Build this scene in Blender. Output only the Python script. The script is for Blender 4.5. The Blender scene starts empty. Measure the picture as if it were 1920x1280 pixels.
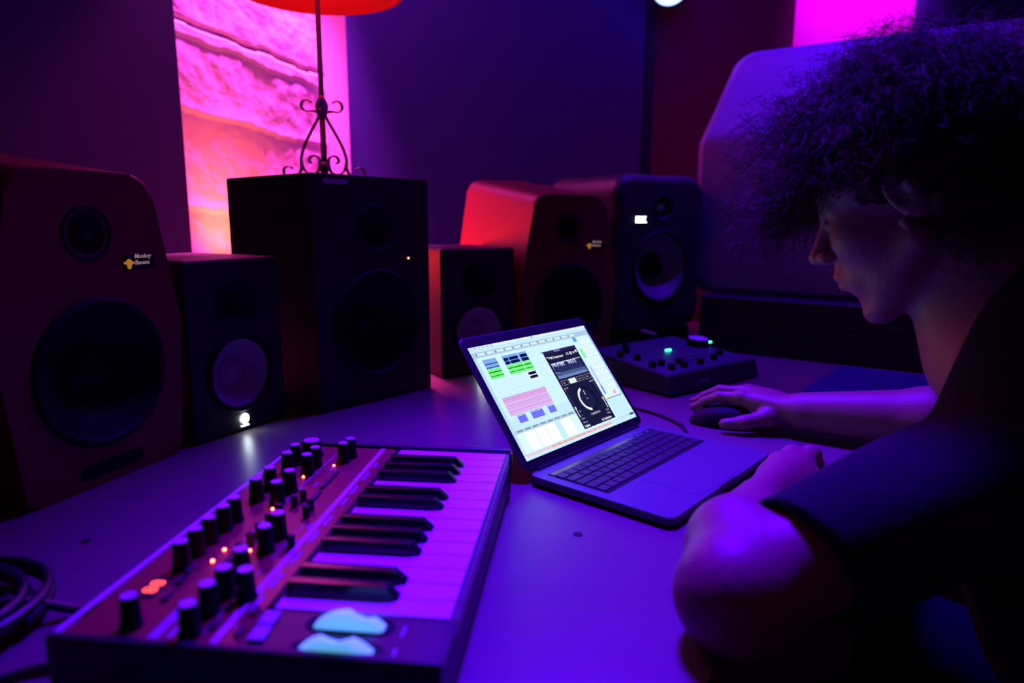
import bpy, bmesh, math, random
import numpy as np
from mathutils import Matrix, Vector
random.seed(7)
R_ = math.radians
sc = bpy.context.scene
COL = sc.collection

# ---------------------------------------------------------------- camera, world, exposure
cam_d = bpy.data.cameras.new('camera'); cam = bpy.data.objects.new('camera', cam_d); COL.objects.link(cam)
PITCH, ROLL, CAMZ = 0.17664, 0.00457, 0.3473
fw = Vector((0, math.cos(PITCH), -math.sin(PITCH))); rt = Vector((1, 0, 0)); up = rt.cross(fw)
r2 = rt*math.cos(ROLL)+up*math.sin(ROLL); u2 = -rt*math.sin(ROLL)+up*math.cos(ROLL)
mw = Matrix((r2, u2, -fw)).transposed().to_4x4(); mw.translation = (0, 0, CAMZ)
cam.matrix_world = mw
cam_d.sensor_width = 36; cam_d.lens = 24.0; cam_d.clip_start = .02
cam_d.dof.use_dof = True; cam_d.dof.focus_distance = .98; cam_d.dof.aperture_fstop = 2.8
sc.camera = cam
sc.view_settings.view_transform = 'Standard'; sc.view_settings.look = 'None'
sc.view_settings.gamma = 1; sc.view_settings.exposure = 0.0; sc.view_settings.use_curve_mapping = False
sc.cycles.max_bounces = 6; sc.cycles.sample_clamp_indirect = 4
w = bpy.data.worlds.new('world'); sc.world = w; w.use_nodes = True
w.node_tree.nodes['Background'].inputs[0].default_value = (.006, .002, .03, 1)
w.node_tree.nodes['Background'].inputs[1].default_value = .12

def lamp(name, kind, loc, color, power, target=None, size=.1, spot=60, blend=.5):
    d = bpy.data.lights.new(name, kind); d.color = color; d.energy = power
    if kind == 'AREA': d.shape = 'DISK'; d.size = size
    elif kind == 'SPOT': d.shadow_soft_size = size; d.spot_size = R_(spot); d.spot_blend = blend
    else: d.shadow_soft_size = size
    o = bpy.data.objects.new(name, d); COL.objects.link(o); o.location = loc
    if target is not None:
        o.rotation_euler = (Vector(target)-Vector(loc)).to_track_quat('-Z', 'Y').to_euler()
    return o
VIOLET = (.075, 0, 1)
lamp('ceiling_spot_light', 'SPOT', (.12, 1.50, 1.66), VIOLET, 620, (.17, .70, 0), .16, 50, 1.0)
lamp('ring_lamp_light', 'POINT', (.50, 2.24, 1.06), (.12, 0, 1), .9, None, .06)
lamp('cabinet_violet_fill', 'SPOT', (.80, 1.70, 1.70), VIOLET, 110, (.76, 1.84, .3), .05, 58, .8)  # unseen spot added over the big cabinet to brighten its upper face
lamp('panel_blue_fill', 'AREA', (.2, 1.75, 1.72), (.05, 0, 1), 6.5, (.1, 2.5, .7), .4)  # unseen area light added to turn the back panels blue
lamp('shade_bulb_light', 'POINT', (-.37, 1.386, .93), (1, .03, .06), .8, None, .03)
lamp('wall_magenta_light', 'SPOT', (-.64, 2.31, 1.62), (1, .05, .62), 560, (-.85, 2.05, .5), .04, 64, .35)
lamp('warm_wall_fill', 'SPOT', (-.66, 1.86, .16), (1, .18, .06), 11, (-.84, 2.02, .50), .04, 80, 1.0)  # extra spot added to put an orange patch low on the left wall
lamp('floor_glow_light', 'POINT', (-.53, 1.82, .25), (1, .02, .012), 5, None, .04)
lamp('red_side_fill', 'SPOT', (-.52, 1.80, .25), (1, .01, .012), 22, (.4, 1.92, .33), .04, 84, .6)  # extra spot added beside the red glow, aimed at the speaker sides
lamp('corner_magenta_light', 'SPOT', (1.16, 2.15, 1.60), (.85, .0, 1), 55, (1.18, 2.5, 1.1), .05, 50, .6)

# ---------------------------------------------------------------- helpers
def mat(name, col, rough=.6, metal=0, spec=.5, emit=None, es=1, bump=None, noise=None, coat=0, trans=0, sss=0):
    m = bpy.data.materials.new(name); m.use_nodes = True; nt = m.node_tree; b = nt.nodes['Principled BSDF']
    b.inputs['Base Color'].default_value = (*col, 1); b.inputs['Roughness'].default_value = rough
    b.inputs['Metallic'].default_value = metal; b.inputs['Specular IOR Level'].default_value = spec
    b.inputs['Coat Weight'].default_value = coat
    if trans: b.inputs['Transmission Weight'].default_value = trans
    if sss: b.inputs['Subsurface Weight'].default_value = sss; b.inputs['Subsurface Radius'].default_value = (.01, .004, .002)
    if emit: b.inputs['Emission Color'].default_value = (*emit, 1); b.inputs['Emission Strength'].default_value = es
    if noise or bump: tc = nt.nodes.new('ShaderNodeTexCoord')
    if noise:
        sx, col2, sc3 = noise
        mp = nt.nodes.new('ShaderNodeMapping'); mp.inputs['Scale'].default_value = sc3
        n = nt.nodes.new('ShaderNodeTexNoise'); n.inputs['Scale'].default_value = sx; n.inputs['Detail'].default_value = 6
        mx = nt.nodes.new('ShaderNodeMix'); mx.data_type = 'RGBA'
        mx.inputs[6].default_value = (*col, 1); mx.inputs[7].default_value = (*col2, 1)
        nt.links.new(tc.outputs['Object'], mp.inputs[0]); nt.links.new(mp.outputs[0], n.inputs['Vector'])
        nt.links.new(n.outputs['Fac'], mx.inputs[0]); nt.links.new(mx.outputs[2], b.inputs['Base Color'])
    if bump:
        s, st = bump; n = nt.nodes.new('ShaderNodeTexNoise'); n.inputs['Scale'].default_value = s; n.inputs['Detail'].default_value = 4
        bp = nt.nodes.new('ShaderNodeBump'); bp.inputs['Strength'].default_value = st; bp.inputs['Distance'].default_value = .01
        nt.links.new(tc.outputs['Object'], n.inputs['Vector']); nt.links.new(n.outputs['Fac'], bp.inputs['Height']); nt.links.new(bp.outputs[0], b.inputs['Normal'])
    return m

class MB:
    def __init__(s): s.bm = bmesh.new()
    def _add(s, vs, fs, M=None):
        V = [s.bm.verts.new((M @ Vector(v)) if M else v) for v in vs]
        F = []
        for f in fs:
            try: F.append(s.bm.faces.new([V[i] for i in f]))
            except ValueError: pass
        return V, F
    def box(s, c, d, M=None, bev=0, seg=3):
        x, y, z = [k/2 for k in d]; cx, cy, cz = c
        vs = [(cx+i*x, cy+j*y, cz+k*z) for i in (-1, 1) for j in (-1, 1) for k in (-1, 1)]
        fs = [(0, 1, 3, 2), (4, 6, 7, 5), (0, 4, 5, 1), (2, 3, 7, 6), (0, 2, 6, 4), (1, 5, 7, 3)]
        V, F = s._add(vs, fs, M)
        if bev:
            es = list({e for f in F for e in f.edges})
            bmesh.ops.bevel(s.bm, geom=es, offset=bev, segments=seg, profile=.5, affect='EDGES')
        return s
    def prism(s, pts, z0, z1, M=None, bev=0, seg=3, top=None):
        n = len(pts); top = top or pts
        vs = [(x, y, z0) for x, y in pts]+[(x, y, z1) for x, y in top]
        fs = [tuple(range(n))[::-1], tuple(range(n, 2*n))]+[(i, (i+1) % n, (i+1) % n+n, i+n) for i in range(n)]
        V, F = s._add(vs, fs, M)
        if bev:
            es = list({e for f in F[:2] for e in f.edges})
            bmesh.ops.bevel(s.bm, geom=es, offset=bev, segments=seg, profile=.5, affect='EDGES')
        return s
    def lathe(s, prof, M=None, seg=40):       # prof: (r, z) list
        vs = []; rings = []
        for r, z in prof:
            if r < 1e-6: rings.append([len(vs)]); vs.append((0, 0, z))
            else:
                rings.append([len(vs)+i for i in range(seg)])
                vs += [(r*math.cos(2*math.pi*i/seg), r*math.sin(2*math.pi*i/seg), z) for i in range(seg)]
        fs = []
        for a, b in zip(rings, rings[1:]):
            for i in range(seg):
                j = (i+1) % seg
                if len(a) == 1 and len(b) == 1: continue
                if len(a) == 1: fs.append((a[0], b[i], b[j]))
                elif len(b) == 1: fs.append((a[i], a[j], b[0]))
                else: fs.append((a[i], a[j], b[j], b[i]))
        s._add(vs, fs, M); return s
    def cyl(s, c, r, h, M=None, seg=32, r2=None, ch=0):
        r2 = r if r2 is None else r2
        T = Matrix.Translation(c); T = M @ T if M else T
        p = [(0, 0), (r, 0)]+([(r2, h-ch), (r2-ch, h)] if ch else [(r2, h)])+[(0, h)]
        return s.lathe(p, T, seg)
    def tube(s, path, r, seg=8, M=None, closed=False, flat=None):
        P = [Vector(p) for p in path]; n = len(P); vs = []; fs = []
        for i, p in enumerate(P):
            t = (P[(i+1) % n]-P[i-1]) if closed else (P[min(i+1, n-1)]-P[max(i-1, 0)])
            t.normalize()
            if i == 0: a = t.orthogonal().normalized()
            else: a = (a-t*a.dot(t)).normalized()
            b = t.cross(a)
            if flat: a0, b0, ra, rb = Vector(flat[0]), t.cross(Vector(flat[0])).normalized(), flat[1], flat[2]
            else: a0, b0, ra, rb = a, b, r, r
            for k in range(seg):
                q = 2*math.pi*k/seg; vs.append(p+a0*ra*math.cos(q)+b0*rb*math.sin(q))
        for i in range(n if closed else n-1):
            for k in range(seg):
                j = (i+1) % n; fs.append((i*seg+k, i*seg+(k+1) % seg, j*seg+(k+1) % seg, j*seg+k))
        if not closed: fs += [tuple(range(seg))[::-1], tuple((n-1)*seg+k for k in range(seg))]
        s._add(vs, fs, M); return s
    def build(s, name, m, parent=None, smooth=True, loc=None, ang=35):
        bmesh.ops.recalc_face_normals(s.bm, faces=s.bm.faces)
        if smooth:
            for f in s.bm.faces: f.smooth = True
            for e in s.bm.edges:
                if len(e.link_faces) == 2 and e.calc_face_angle(0) > R_(ang): e.smooth = False
        me = bpy.data.meshes.new(name); s.bm.to_mesh(me); s.bm.free()
        o = bpy.data.objects.new(name, me); COL.objects.link(o)
        for k in (m if isinstance(m, (list, tuple)) else [m]): me.materials.append(k)
        if parent is not None: o.parent = parent
        if loc: o.location = loc
        if smooth: o.modifiers.new('wn', 'WEIGHTED_NORMAL').keep_sharp = True
        return o
def tag(o, label=None, cat=None, group=None, kind=None):
    for k, v in (('label', label), ('category', cat), ('group', group), ('kind', kind)):
        if v: o[k] = v
    return o
def thing(name, loc, rz=0, label=None, cat=None, group=None):
    o = bpy.data.objects.new(name, None); COL.objects.link(o); o.location = loc; o.rotation_euler = (0, 0, rz)
    o.empty_display_size = .05
    return tag(o, label, cat, group)
def cut(o, cutters, keep=False):
    """boolean subtract, result written into o's own mesh"""
    tmp = []
    for mb in cutters:
        c = mb.build('cutter', bpy.data.materials.get('tmpm') or bpy.data.materials.new('tmpm')); c.parent = o.parent
        md = o.modifiers.new('b', 'BOOLEAN'); md.object = c; md.operation = 'DIFFERENCE'; md.solver = 'EXACT'; tmp.append(c)
    bpy.context.view_layer.update()
    dg = bpy.context.evaluated_depsgraph_get(); ev = o.evaluated_get(dg)
    for m_ in [m_ for m_ in o.modifiers if m_.type == 'WEIGHTED_NORMAL']: o.modifiers.remove(m_)
    bpy.context.view_layer.update(); dg = bpy.context.evaluated_depsgraph_get(); ev = o.evaluated_get(dg)
    me = bpy.data.meshes.new_from_object(ev); o.modifiers.clear()
    mats = [m for m in o.data.materials]; o.data = me; me.materials.clear()
    o.modifiers.new('wn', 'WEIGHTED_NORMAL').keep_sharp = True
    for m in mats: me.materials.append(m)
    for p in me.polygons: p.material_index = 0
    for c in tmp: bpy.data.objects.remove(c, do_unlink=True)
    return o
def text(s, size, m, parent, loc, rot, name='lettering', ext=.0003, align='CENTER', bold=0, sx=1, shear=0):
    cu = bpy.data.curves.new(name, 'FONT'); cu.body = s; cu.size = size; cu.extrude = ext; cu.align_x = align; cu.align_y = 'CENTER'
    cu.offset = bold; cu.shear = shear; cu.resolution_u = 2
    t = bpy.data.objects.new('t', cu); COL.objects.link(t); bpy.context.view_layer.update()
    me = bpy.data.meshes.new_from_object(t.evaluated_get(bpy.context.evaluated_depsgraph_get()))
    bpy.data.objects.remove(t, do_unlink=True)
    me.transform(Matrix.Diagonal((sx, 1, 1, 1)))
    o = bpy.data.objects.new(name, me); COL.objects.link(o); me.materials.clear(); me.materials.append(m); o.parent = parent
    o.location = loc; o.rotation_euler = rot
    return o
def rect_pts(w, h, r=0, n=6):
    if not r: return [(-w/2, -h/2), (w/2, -h/2), (w/2, h/2), (-w/2, h/2)]
    p = []
    for cx, cy, a0 in ((w/2-r, -h/2+r, -90), (w/2-r, h/2-r, 0), (-w/2+r, h/2-r, 90), (-w/2+r, -h/2+r, 180)):
        for i in range(n+1):
            a = R_(a0+90*i/n); p.append((cx+r*math.cos(a), cy+r*math.sin(a)))
    return p
FRONT = Matrix.Rotation(R_(90), 4, 'X')      # local z -> -y (faces the front of a cabinet)

# ---------------------------------------------------------------- materials
M = dict(
    paintw=mat('pale_back_wall', (.7, .66, .66), .75, bump=(40, .1)),
    plaster=mat('rough_painted_stone', (.9, .88, .86), .75, noise=(3, (.8, .78, .78), (1, 1, 1)), bump=(22, .5)),
    paint=mat('painted_wall', (.30, .29, .30), .7, bump=(40, .1)),
    floor=mat('floor_boards', (.12, .08, .06), .5, noise=(6, (.06, .04, .03), (1, 12, 1))),
    panel=mat('dark_fabric', (.007, .006, .14), .95, bump=(400, .3)),
    maroon=mat('maroon_fabric', (.06, .012, .05), .95, bump=(400, .3)),
    wood=mat('desk_laminate', (.19, .14, .135), .36, spec=.4, noise=(5, (.16, .115, .11), (1, 14, 1)), bump=(30, .02)),
    edge=mat('dark_edge', (.05, .04, .04), .5),
    red=mat('red_lacquer', (.17, .008, .010), .5, bump=(300, .05)),
    black=mat('black_vinyl', (.009, .009, .012), .55, bump=(500, .1)),
    rubber=mat('black_rubber', (.005, .005, .007), .7, spec=.3),
    cone=mat('white_cone', (.36, .34, .36), .5),
    gcone=mat('grey_cone', (.16, .13, .16), .5),
    dcone=mat('black_cone', (.004, .004, .006), .7, spec=.25),
    led=mat('white_led', (1, 1, 1), emit=(.8, .93, 1), es=14),
    led2=mat('white_led_soft', (1, 1, 1), emit=(.9, 1, .8), es=6),
    ledy=mat('yellow_led', (1, 1, .3), emit=(.9, .8, .1), es=3),
    redled=mat('red_led', (1, .1, .05), emit=(1, .07, .03), es=30),
    redlcd=mat('red_digits', (1, .1, .05), emit=(1, .05, .03), es=5),
    green=mat('green_led', (.2, 1, .6), emit=(.05, 1, .35), es=5),
    amber=mat('amber_glow_print', (.9, .45, .05), .4, emit=(.9, .38, .02), es=.35),  # badge print, brightened by emission of its own though it is no lamp
    cream=mat('cream_glow_print', (.8, .65, .5), .4, emit=(.7, .45, .3), es=.25),  # unlit lettering, with a faint glow added to its colour
    grey=mat('grey_print', (.5, .5, .55), .4),
    dimgrey=mat('dim_legend', (.10, .10, .12), .5),
    alu=mat('dark_aluminium', (.115, .12, .145), .5, metal=.15),
    alud=mat('lid_aluminium', (.22, .22, .26), .45, metal=.6),
    key=mat('black_plastic_key', (.02, .02, .025), .5),
    syn=mat('synth_dark_metal', (.03, .03, .035), .4, metal=.2),
    panelm=mat('synth_panel', (.26, .012, .035), .33, spec=.55),
    white=mat('white_print', (.8, .78, .8), .45),
    ivory=mat('white_key_plastic', (.9, .86, .88), .45, spec=.25),
    ebony=mat('black_key_plastic', (.012, .012, .014), .22),
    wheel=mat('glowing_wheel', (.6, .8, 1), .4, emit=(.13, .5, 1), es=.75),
    iron=mat('wrought_iron', (.38, .30, .42), .5, metal=.2),
    shade=mat('red_shade_cloth', (.8, .1, .07), .8, trans=0),
    bulb=mat('glowing_bulb', (1, .6, .5), emit=(1, .12, .2), es=6),
    cabinet=mat('speaker_cabinet_grey', (.17, .17, .24), .5, bump=(200, .05)),
    skin=mat('skin', (.33, .165, .12), .5, sss=.1, bump=(160, .12)),
    lip=mat('lip', (.5, .2, .17), .4),
    hair=mat('curly_brown_hair', (.05, .014, .012), .6, spec=.2),
    shirt=mat('black_cotton', (.018, .017, .026), .95, spec=.15, bump=(60, .15)),
    jeans=mat('dark_denim', (.006, .007, .014), 1.0, spec=.0),
    cable=mat('black_cable', (.012, .012, .016), .45),
)
nt = M['shade'].node_tree; b = nt.nodes['Principled BSDF']; tr = nt.nodes.new('ShaderNodeBsdfTranslucent'); tr.inputs[0].default_value = (.9, .05, .03, 1)
mx = nt.nodes.new('ShaderNodeMixShader'); mx.inputs[0].default_value = .5
nt.links.new(b.outputs[0], mx.inputs[1]); nt.links.new(tr.outputs[0], mx.inputs[2]); nt.links.new(mx.outputs[0], nt.nodes['Material Output'].inputs[0])

# ---------------------------------------------------------------- room shell
ZF, ZC = -.75, 1.75
def struct(name, mb, m, **k): return tag(mb.build(name, m, **k), kind='structure')
struct('floor', MB().box((.4, 1, ZF-.05), (4.6, 4.2, .1)), M['floor'])
struct('ceiling', MB().box((.4, 1, ZC+.05), (4.6, 4.2, .1)), M['paint'])
struct('wall_back', MB().box((.8, 2.56, .5), (3.2, .12, 2.5)), M['paintw'])
struct('wall_right', MB().box((2.46, 1, .5), (.12, 3.2, 2.5)), M['paint'])
struct('wall_front', MB().box((.4, -.9, .5), (4.6, .1, 2.5)), M['paint'])
# left wall: rough stone, runs from the back corner (-.66, 2.5) toward the camera
a0 = Vector((-.66, 2.5)); dl = Vector((-.306, -1)).normalized(); nl = Vector((dl.y, -dl.x))*-1   # nl points into the room
LW = Matrix(((dl.x, 0, nl.x, a0.x), (dl.y, 0, nl.y, a0.y), (0, 1, 0, 0), (0, 0, 0, 1)))          # local x along wall, y up, z into room
NX, NY = 330, 430; L = 3.55
vs = []
from mathutils import noise as mn
for j in range(NY+1):
    for i in range(NX+1):
        x, z = L*i/NX-.02, ZF+2.5*j/NY
        h = mn.fractal(Vector((x*3, z*3.2, 0)), 1, 2, 5)*.007
        # ledges of the masonry courses, gently wavy
        for zc, amp in ((.80, .012), (.62, .020), (.36, .016), (1.1, .015), (.05, .02), (-.3, .02)):
            zz = z-(zc+.025*mn.noise(Vector((x*4, zc*9, 3))) + .05*(x-.4))
            h += .25*amp*max(0, 1-abs(zz)/.045)**2*(1 if zz > 0 else -.6)
        h -= .02*max(0, 1-abs(z-(.835+.02*x+.012*mn.noise(Vector((x*11, 0, 0)))))/.006)
        vs.append(LW @ Vector((x, z, h)))
mb = MB(); V = [mb.bm.verts.new(v) for v in vs]
for j in range(NY):
    for i in range(NX):
        q = j*(NX+1)+i; mb.bm.faces.new((V[q], V[q+1], V[q+NX+2], V[q+NX+1]))
bk = [LW @ Vector(p) for p in ((-.02, ZF, -.1), (L-.02, ZF, -.1), (L-.02, ZC, -.1), (-.02, ZC, -.1))]
mb._add(bk, [(0, 1, 2, 3)])
struct('wall_left', mb, M['plaster'], ang=80)

def panel(M4, wd, ht, th, m, label, name='acoustic_panel'):
    mb = MB().box((0, 0, th/2), (wd, ht, th), bev=.006, seg=2)
    o = mb.build(name, m); o.matrix_world = M4
    return tag(o, label, 'acoustic panel')
# panel on the left wall: its far edge sits at Y=1.755
t1 = (2.5-1.755)*math.hypot(1, .306)
panel(LW @ Matrix.Translation((t1+.9, .45, .03)), 1.8, 2.0, .06, M['panel'], 'dark blue fabric acoustic panel left of the glowing pink wall strip')
BW = Matrix(((1, 0, 0, 0), (0, 0, -1, 2.498), (0, 1, 0, 0), (0, 0, 0, 1)))
x0, x1 = -.565, .445
panel(BW @ Matrix.Translation(((x0+x1)/2, .45, 0)), x1-x0, 2.0, .06, M['panel'], 'wide dark blue fabric acoustic panel behind the lamp and right of the red strip')
panel(BW @ Matrix.Translation(((.45+.955)/2, .45, 0)), .505, 2.0, .03, M['maroon'], 'narrow dark maroon acoustic panel beside the ring lamp')
panel(BW @ Matrix.Translation(((1.37+2.3)/2, .45, 0)), .93, 2.0, .06, M['panel'], 'dark blue acoustic panel in the upper right corner behind the curly hair')

# ---------------------------------------------------------------- desk
pts = [(-1.22, .33), (.0, .33), (.13, .445), (1.06, 1.53), (1.5, 1.95), (1.5, 2.36), (-.72, 2.36), (-.80, 2.0)]
desk = thing('desk', (0, 0, ZF), 0, 'large brown wooden studio desk carrying the speakers, synthesizer and laptop', 'desk')
d0 = -ZF
MB().prism(pts, d0-.035, d0, bev=.003, seg=2).build('desk_top', M['wood'], desk)
for x, y in ((-1.0, .42), (0.02, .42), (.95, 1.56), (1.35, 2.2), (-.65, 2.2)):
    MB().box((x, y, (d0-.036)/2), (.06, .06, d0-.036), bev=.004).build('leg', M['edge'], desk)
for x, y in ((.075, .716), (-.464, .694)):
    MB().cyl((x, y, d0), .0055, .0006, seg=20, ch=.0002).build('screw_cap', M['rubber'], desk)

# ---------------------------------------------------------------- loudspeakers
def driver(parent, x, z, R, cone, depth=.028, cap=.35, surround=.13, capm=None, name='woofer'):
    T = Matrix.Translation((x, 0, z)) @ FRONT
    o = MB().lathe([(R, -.004), (R*1.0, .002), (R*(1-surround*.3), .0055), (R*(1-surround*.7), .0055), (R*(1-surround), -.001)], T, 56).build(name, M['rubber'], parent)
    c = R*(1-surround)
    MB().lathe([(c, -.001), (c*.8, -depth*.35), (c*(cap+.05), -depth), (c*cap, -depth)], T, 56).build('cone', cone, o)
    MB().lathe([(c*cap, -depth), (c*cap*.98, -depth+.002), (c*cap*.8, -depth+c*cap*.22), (c*cap*.4, -depth+c*cap*.36), (0, -depth+c*cap*.4)], T, 40).build('dust_cap', capm or cone, o)
    return o
def pocket(x, z, R, d): return MB().lathe([(0, -d), (R, -d), (R, .02), (0, .02)], Matrix.Translation((x, 0, z)) @ FRONT, 56)

def profile_cab(outline_f, outline_b, depth, rfun=None):
    """outlines are (x,z) lists, front at y=0, back at y=depth"""
    Mx = Matrix(((1, 0, 0, 0), (0, 0, 1, 0), (0, 1, 0, 0), (0, 0, 0, 1)))
    return MB().prism(outline_f, 0, depth, Mx, bev=.007, seg=3, top=outline_b)
def round_poly(P, rs, n=6):
    out = []; N = len(P)
    for i in range(N):
        p = Vector(P[i]); a = (Vector(P[i-1])-p).normalized(); b = (Vector(P[(i+1) % N])-p).normalized(); r = rs[i]
        ang = a.angle(b); t = r/math.tan(ang/2)
        if t < 1e-5: out.append(tuple(p)); continue
        p0, p1 = p+a*t, p+b*t
        c = p+(a+b).normalized()*(r/math.sin(ang/2))
        v0, v1 = p0-c, p1-c
        for k in range(n+1):
            f = k/n; v = v0.lerp(v1, f).normalized()*r; out.append(tuple(c+v))
    return out

def red_speaker(loc, ang, label):
    s = thing('studio_monitor', loc, R_(ang), label, 'speaker', 'red studio monitors')
    f = [(-.118, 0), (.118, 0), (.137, .20), (.097, .405), (-.097, .405), (-.137, .20)]
    bk = [(-.118, 0), (.118, 0), (.137, .20), (.097, .452), (-.097, .452), (-.137, .20)]
    rs = [.012, .012, .07, .035, .035, .07]
    cab = profile_cab(round_poly(f, rs), round_poly(bk, rs), .34).build('cabinet', M['red'], s)
    cut(cab, [pocket(0, .148, .099, .05), pocket(-.005, .328, .028, .02)])
    driver(s, 0, .148, .099, M['dcone'], depth=.035, cap=.4)
    T = Matrix.Translation((-.005, 0, .328)) @ FRONT
    tw = MB().lathe([(.036, .0005), (.034, .0025), (.030, .0005), (.026, -.008), (.017, -.012), (.015, -.012)], T, 40).build('tweeter', M['rubber'], s)
    MB().lathe([(.015, -.012), (.012, -.006), (.006, -.003), (0, -.002)], T, 32).build('dome', M['dcone'], tw)
    bx = .083
    pl = MB().box((bx-.012, -.0006, .288), (.052, .0012, .0195), bev=.0004, seg=1).build('badge', M['rubber'], s)
    # little ape head emblem
    T = Matrix.Translation((bx-.030, -.0014, .2875)) @ FRONT
    e = MB(); e.lathe([(0, .0004), (.0052, .0004), (.0052, 0), (0, 0)], T, 20)
    e.lathe([(0, .0003), (.0036, .0003), (.0036, 0), (0, 0)], T @ Matrix.Translation((0, -.0050, 0)), 16)
    for q in (-1, 1): e.cyl((q*.0068, 0, 0), .0018, .0004, T, 12)
    e.build('emblem', M['amber'], pl)
    text('Monkey\nBanana', .0085, M['cream'], pl, (bx-.021, -.0016, .2915), (R_(90), 0, 0), align='LEFT', shear=.2, bold=.0001)
    MB().prism(rect_pts(.1, .02, .0095), 0, .012, Matrix.Translation((0, .0005, .022)) @ FRONT @ Matrix.Translation((0, 0, -.0115))).build('bass_port', M['rubber'], s)
    return s
red_speaker((-.543*.985, .888*.985, 0), 71.6, 'large red studio monitor at the left edge of the photo, nearest the camera')
red_speaker((.137, 1.619, 0), 30, 'red studio monitor behind the laptop, its left side lit bright red')

def small_speaker(loc, ang, label):
    s = thing('studio_monitor', loc, R_(ang), label, 'speaker', 'small black studio monitors with white cones')
    cab = MB().box((0, .111, .1425), (.185, .222, .285), bev=.006).build('cabinet', M['black'], s)
    cut(cab, [pocket(0, .099, .066, .04), pocket(0, .215, .040, .015)])
    driver(s, 0, .099, .066, M['cone'], depth=.026, cap=.42, surround=.16)
    T = Matrix.Translation((0, 0, .215)) @ FRONT
    tw = MB().lathe([(.042, .0005), (.040, .0025), (.036, -.001), (.02, -.012), (.0135, -.013)], T, 40).build('tweeter', M['rubber'], s)
    MB().lathe([(.0135, -.013), (.011, -.008), (.006, -.005), (0, -.004)], T, 32).build('dome', M['dcone'], tw)
    T = Matrix.Translation((0, -.0012, .0215)) @ FRONT
    MB().lathe([(0, .001), (.0085, .001), (.0085, 0), (0, 0)], T, 32).build('logo_light', M['led'], s)
    text('YAMAHA', .0042, M['led2'], s, (0, -.0012, .0095), (R_(90), 0, 0), bold=.0001)
    return s
a = 62; small_speaker(((-.391-.0925*math.cos(R_(a)))*1.02, (1.151-.0925*math.sin(R_(a)))*1.02, 0), a, 'small black studio monitor with white cone beside the large left red monitor')
a = 31; small_speaker((-.153+.0925*math.cos(R_(a)), 1.469+.0925*math.sin(R_(a)), 0), a, 'small black studio monitor with white cone, partly hidden behind the laptop screen')

# tall dark box speaker
a = 49.3; ux, uy = math.cos(R_(a)), math.sin(R_(a))
s = thing('studio_monitor', (-.343+.134*ux, 1.189+.134*uy, 0), R_(a), 'tall plain black box speaker under the wrought iron lamp', 'speaker')
cab = MB().box((0, .147, .2125), (.268, .294, .425), bev=.003, seg=2).build('cabinet', M['black'], s)
cut(cab, [pocket(0, .15, .105, .04), pocket(0, .33, .042, .015)])
driver(s, 0, .15, .105, M['dcone'], depth=.035)
T = Matrix.Translation((0, 0, .33)) @ FRONT
MB().lathe([(.045, .0005), (.043, .0025), (.038, -.001), (.02, -.012), (.0135, -.013), (.01, -.008), (0, -.005)], T, 40).build('tweeter', M['rubber'], s)
MB().lathe([(0, .0006), (.0016, .0006), (.0016, 0), (0, 0)], Matrix.Translation((.078, -.0006, .272)) @ FRONT, 12).build('power_light', M['redled'], s)
MB().box((-.085, -.0006, .412), (.05, .0012, .008)).build('badge', M['grey'], s)

# rounded black speaker with lit logo
s = thing('studio_monitor', (.2625+.153*math.cos(R_(30)), 1.75+.153*math.sin(R_(30)), .055), R_(30), 'rounded black studio monitor with a lit white logo, right of the red one', 'speaker')
def front_ring(ins, y):
    q = round_poly([(-.153+ins, ins), (.153-ins, ins), (.153-ins, .41-ins), (-.153+ins, .41-ins)], [.052-ins]*4, 8)
    return [(x, y, z) for x, z in q]
rings = [front_ring(.028*(1-math.sin(R_(15*k))), .028*(1-math.cos(R_(15*k)))) for k in range(7)]+[front_ring(0, .31), front_ring(.004, .318)]
nn = len(rings[0]); mb = MB()
mb._add([p for q in rings for p in q], [(k*nn+i, k*nn+(i+1) % nn, (k+1)*nn+(i+1) % nn, (k+1)*nn+i) for k in range(len(rings)-1) for i in range(nn)]+[tuple(range(nn))[::-1], tuple(range((len(rings)-1)*nn, len(rings)*nn))])
cab = mb.build('cabinet', mat('satin_black', (.018, .018, .022), .5), s)
cut(cab, [pocket(0, .170, .098, .05), pocket(0, .325, .035, .02)])
driver(s, 0, .170, .098, M['gcone'], depth=.04, cap=.44, capm=M['dcone'])
T = Matrix.Translation((0, 0, .325)) @ FRONT
tw = MB().lathe([(.036, .0005), (.034, .0025), (.03, -.004), (.02, -.012), (.0135, -.013)], T, 40).build('tweeter', M['rubber'], s)
MB().lathe([(.0135, -.013), (.011, -.008), (.006, -.005), (0, -.004)], T, 32).build('dome', M['cone'], tw)
lg = MB().box((-.075, -.0008, .293), (.034, .0012, .021)).build('logo_plate', M['rubber'], s)
text('KRK', .021, M['led2'], lg, (-.075, -.0018, .293), (R_(90), 0, 0), bold=.0009, sx=.86, name='logo_lettering')
MB().prism(rect_pts(.16, .022, .0105), 0, .004, Matrix.Translation((0, .001, .036)) @ FRONT).build('bass_port', M['rubber'], s)
s = thing('isolation_pad', (.2625+.153*math.cos(R_(30)), 1.75+.153*math.sin(R_(30)), 0), R_(30), 'dark foam isolation pad under the rounded black monitor', 'speaker pad')
MB().box((0, .16, .0275), (.27, .28, .055), bev=.004).build('foam_block', M['rubber'], s)

# big cabinet at the right on a low black base
AB = -33.7
base = thing('cabinet_base', (.51, 1.842, 0), R_(AB), 'low black box under the big purple lit cabinet at the right', 'base')
MB().box((.37, .21, .074), (.74, .42, .148), bev=.004).build('body', M['black'], base)
MB().box((.37, -.001, .085), (.70, .004, .006)).build('trim_line', M['rubber'], base)
big = thing('speaker_cabinet', (.515, 1.955, .149), R_(AB), 'large rounded grey cabinet lit purple, behind the man\'s head', 'cabinet')
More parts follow.
